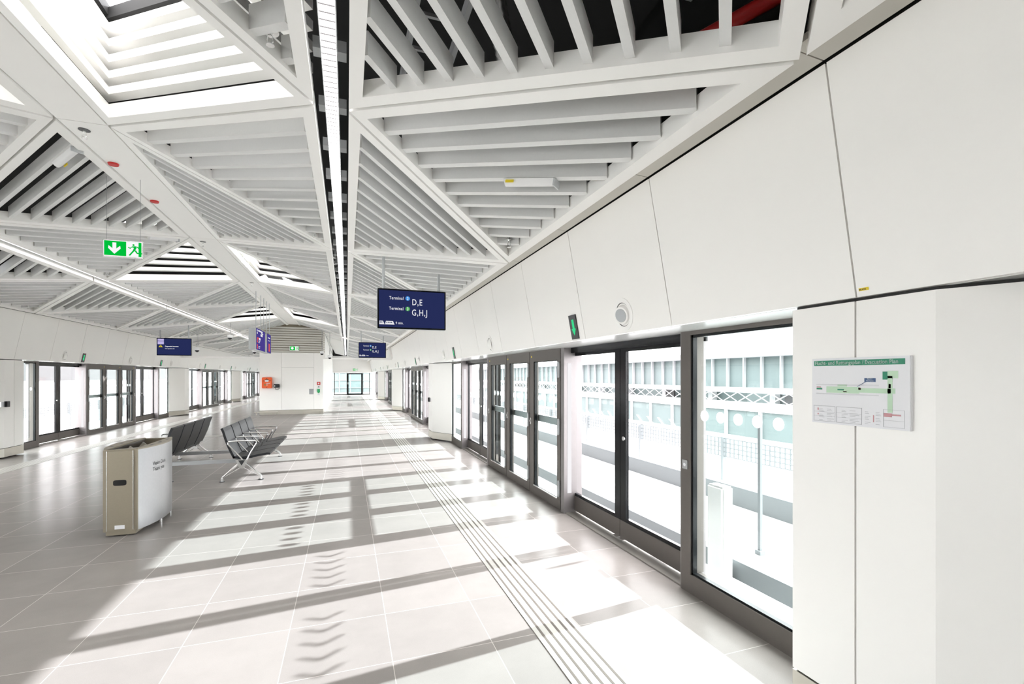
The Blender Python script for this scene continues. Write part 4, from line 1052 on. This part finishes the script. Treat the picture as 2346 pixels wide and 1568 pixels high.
for txt, zz in (('Vielen Dank', .70), ('Thank you', .635)):
    q = text_mesh(txt, .062, plane((0, 0, 0), (1, 0, 0), (0, 1, 0)), 'LEFT', .9)
    vs = []
    for x, y, z in q.v:
        t = (.22 + x) / bl
        vs.append((bx + bulge(min(max((t * bl - .02) / (bl - .04), 0), 1)) + .0012, by + t * bl, zz + y))
    tm.add(vs, q.f)
tm.build('lettering', 'darkmetal', r, L)

# ------------------------------------------------------------------ outdoors, right
g = MB(); g.box(2.8, 90, -40, 110, -1.2, -.9)
tag(g.build('ground', 'concrete'), 'pale sunlit ground outside the right doors', 'ground', kind='structure')
g = MB(); g.box(2.80, 3.25, -20, 60, -.9, -.10); g.box(3.9, 6.1, -20, 60, -.9, -.35); tag(g.build('pavement', 'concrete'), 'white concrete guideway beside the right doors', 'pavement', kind='structure')
def outside(name, loc, label, cat): return root(name, loc, label, cat)
r = outside('guide_rail', (3.7, 10, -.3), 'pale grey guideway kerb outside the right doors', 'rail')
m = MB(); m.box(3.62, 3.74, -15, 55, -.35, -.12); m.build('kerb', 'outgrey', r, r.location)
r = outside('guide_rail', (5.9, 10, -.3), 'farther grey kerb of the guideway on the right', 'rail')
m = MB(); m.box(5.8, 5.95, -15, 55, -.35, -.05); m.build('kerb', 'outgrey', r, r.location)
def mesh_fence(x, y0, y1, z0, z1, label, st=.11):
    r = outside('mesh_fence', (x, (y0 + y1) / 2, z0), label, 'fence')
    m = MB(); y = y0
    while y < y1: m.box(x, x + .02, y, y + .022, z0, z1); y += st
    for k in range(5):
        z = z0 + (z1 - z0) * k / 4; m.box(x - .006, x, y0, y1, z, z + .02)
    m.build('mesh', 'outgrey', r, r.location)
    m = MB(); y = y0
    while y < y1: m.box(x - .04, x + .06, y, y + .06, -.9, z1 + .04); y += 3.0
    m.build('post', 'outgrey', r, r.location)
    return r
mesh_fence(7.6, 2, 34, -.02, .36, 'grey mesh fence along the guideway outside the right doors')
mesh_fence(mx(8.4, -1), 8, 40, -.10, .35, 'grey mesh fence outside the left doors')
# terminal across the tracks
r = outside('terminal_building', (24, 20, -.9), 'pale terminal building with glazed upper band across the tracks', 'building')
m = MB(); m.box(23.5, 32, -25, 90, 2.9, 3.3); m.box(22.8, 24.2, -25, 90, .75, .95); m.build('roof_slab', 'outwhite', r, r.location)
m = MB(); m.box(24.6, 31, -25, 90, .95, 2.9); m.build('glazing', 'outglass', r, r.location)
m = MB(); y = -25
while y < 90: m.box(24.4, 24.6, y, y + .10, .95, 2.9); y += 1.4
m.build('mullion', 'outwhite', r, r.location)
m = MB(); m.box(25.0, 31, -25, 90, -.9, .75); m.build('ground_floor', 'outglass', r, r.location)
m = MB(); y = -25
while y < 90:
    for a, b in ((0, 1), (1, 0)):
        m.tube([(22.9, y, .1 + .6 * a), (22.9, y + 1.2, .1 + .6 * b)], .03, 4)
    y += 1.2
m.box(22.86, 22.94, -25, 90, .68, .75); m.box(22.86, 22.94, -25, 90, .05, .12); m.build('truss_railing', 'outwhite', r, r.location)
m = MB(); y = -20
while y < 80: m.box(24.4, 24.8, y, y + .4, -.9, .75); y += 5.2
m.build('column', 'outwhite', r, r.location)
m = MB()
for y in (9.0, 19.5, 31.0): m.box(24.45, 24.6, y, y + 1.5, -.4, .6)
m.build('shop_front', 'outdark', r, r.location)
r = outside('platform_shelter', (13, 15, -.9), 'long dark glazed shelter with white top rail across the guideway', 'shelter')
m = MB(); m.box(13.0, 13.05, -6, 46, -.40, .50); m.build('glazing', 'outglass', r, r.location)
m = MB(); m.box(12.9, 13.2, -6, 46, .50, .74); m.build('top_rail', 'outwhite', r, r.location)
m = MB(); y = -6
while y < 46: m.box(12.92, 13.1, y, y + .09, -.9, .5); y += 1.5
m.build('mullion', 'outwhite', r, r.location)
m = MB(); m.box(13.0, 13.3, -6, 46, -.9, -.40); m.build('base', 'outwhite', r, r.location)
# columns close outside the windows
for y, lab in ((4.15, 'tall pale post outside the nearest window'), (15.5, 'tall pale post outside the doors further along')):
    m = MB(); m.box(4.46, 4.495, y, y + .035, -.9, 1.25); m.box(4.44, 4.515, y - .02, y + .055, -.9, -.3)
    tag(m.build('sign_post', 'outgrey'), lab, 'post')
for y, lab in ((3.62, 'white guideway column seen through the nearest window'),):
    m = MB(); m.box(3.42, 3.56, y, y + .22, -.9, .62); tag(m.build('guide_column', 'concrete', bevel=.02), lab, 'column')
# ------------------------------------------------------------------ outdoors, left
g = MB(); g.box(-80, -7.45, -40, 110, -1.2, -.9); tag(g.build('ground', 'concrete'), 'pale sunlit ground outside the left doors', 'ground', kind='structure')
g = MB(); g.box(-7.75, -7.45, -20, 60, -.9, -.10); g.box(-10.4, -8.3, -20, 60, -.9, -.3); tag(g.build('pavement', 'concrete'), 'white concrete guideway beside the left doors', 'pavement', kind='structure')
r = outside('freight_building', (-26, 40, -.9), 'dark grey building seen through the left doors', 'building')
m = MB(); m.box(-40, -25, 25, 90, 1.3, 7); m.build('upper_wall', 'outdark', r, r.location)
m = MB(); m.box(-40, -25.4, 25, 90, -.9, 1.3); m.build('base_wall', 'outwhite', r, r.location)
r = outside('delivery_truck', (-22, 40, -.9), 'red boxy truck standing beyond the left doors', 'truck')
m = MB(); m.box(-23.5, -21.5, 38.2, 41.2, .5, 2.9); m.build('cargo_box', 'truckred', r, r.location, bevel=.08)
m = MB(); m.box(-23.4, -21.6, 41.3, 42.6, .2, 2.1); m.build('cab', 'truckred', r, r.location, bevel=.15)
m = MB(); m.box(-23.2, -21.7, 38.4, 42.4, -.35, .5); m.build('chassis', 'blackplastic', r, r.location)
for y in (39, 41.9):
    for x in (-21.65, -23.2):
        m = MB(); m.disc((x, y, -.45), (1, 0, 0), .45, .25, 20); m.build('wheel', 'blackplastic', r, r.location)
# end outdoors
g = MB(); g.box(-7.44, 2.79, YE + .12, 100, -1.0, -.02); tag(g.build('ground', 'outgrey'), 'pale ground beyond the far glass door', 'ground', kind='structure')
r = outside('annex_building', (0, 53, 0), 'pale gridded building wall beyond the far glass door', 'building')
m = MB(); m.box(-7.4, 2.7, 53, 58, -.9, 4.2); m.build('wall', 'outpale', r, r.location)
m = MB(); x = -7.4
while x < 2.6: m.box(x, x + .08, 52.94, 53, -.9, 4.2); x += 1.1
for z in (.4, 1.2, 2.0, 2.8): m.box(-7.4, 2.7, 52.94, 53, z, z + .06)
m.build('mullion', 'outwhite', r, r.location)
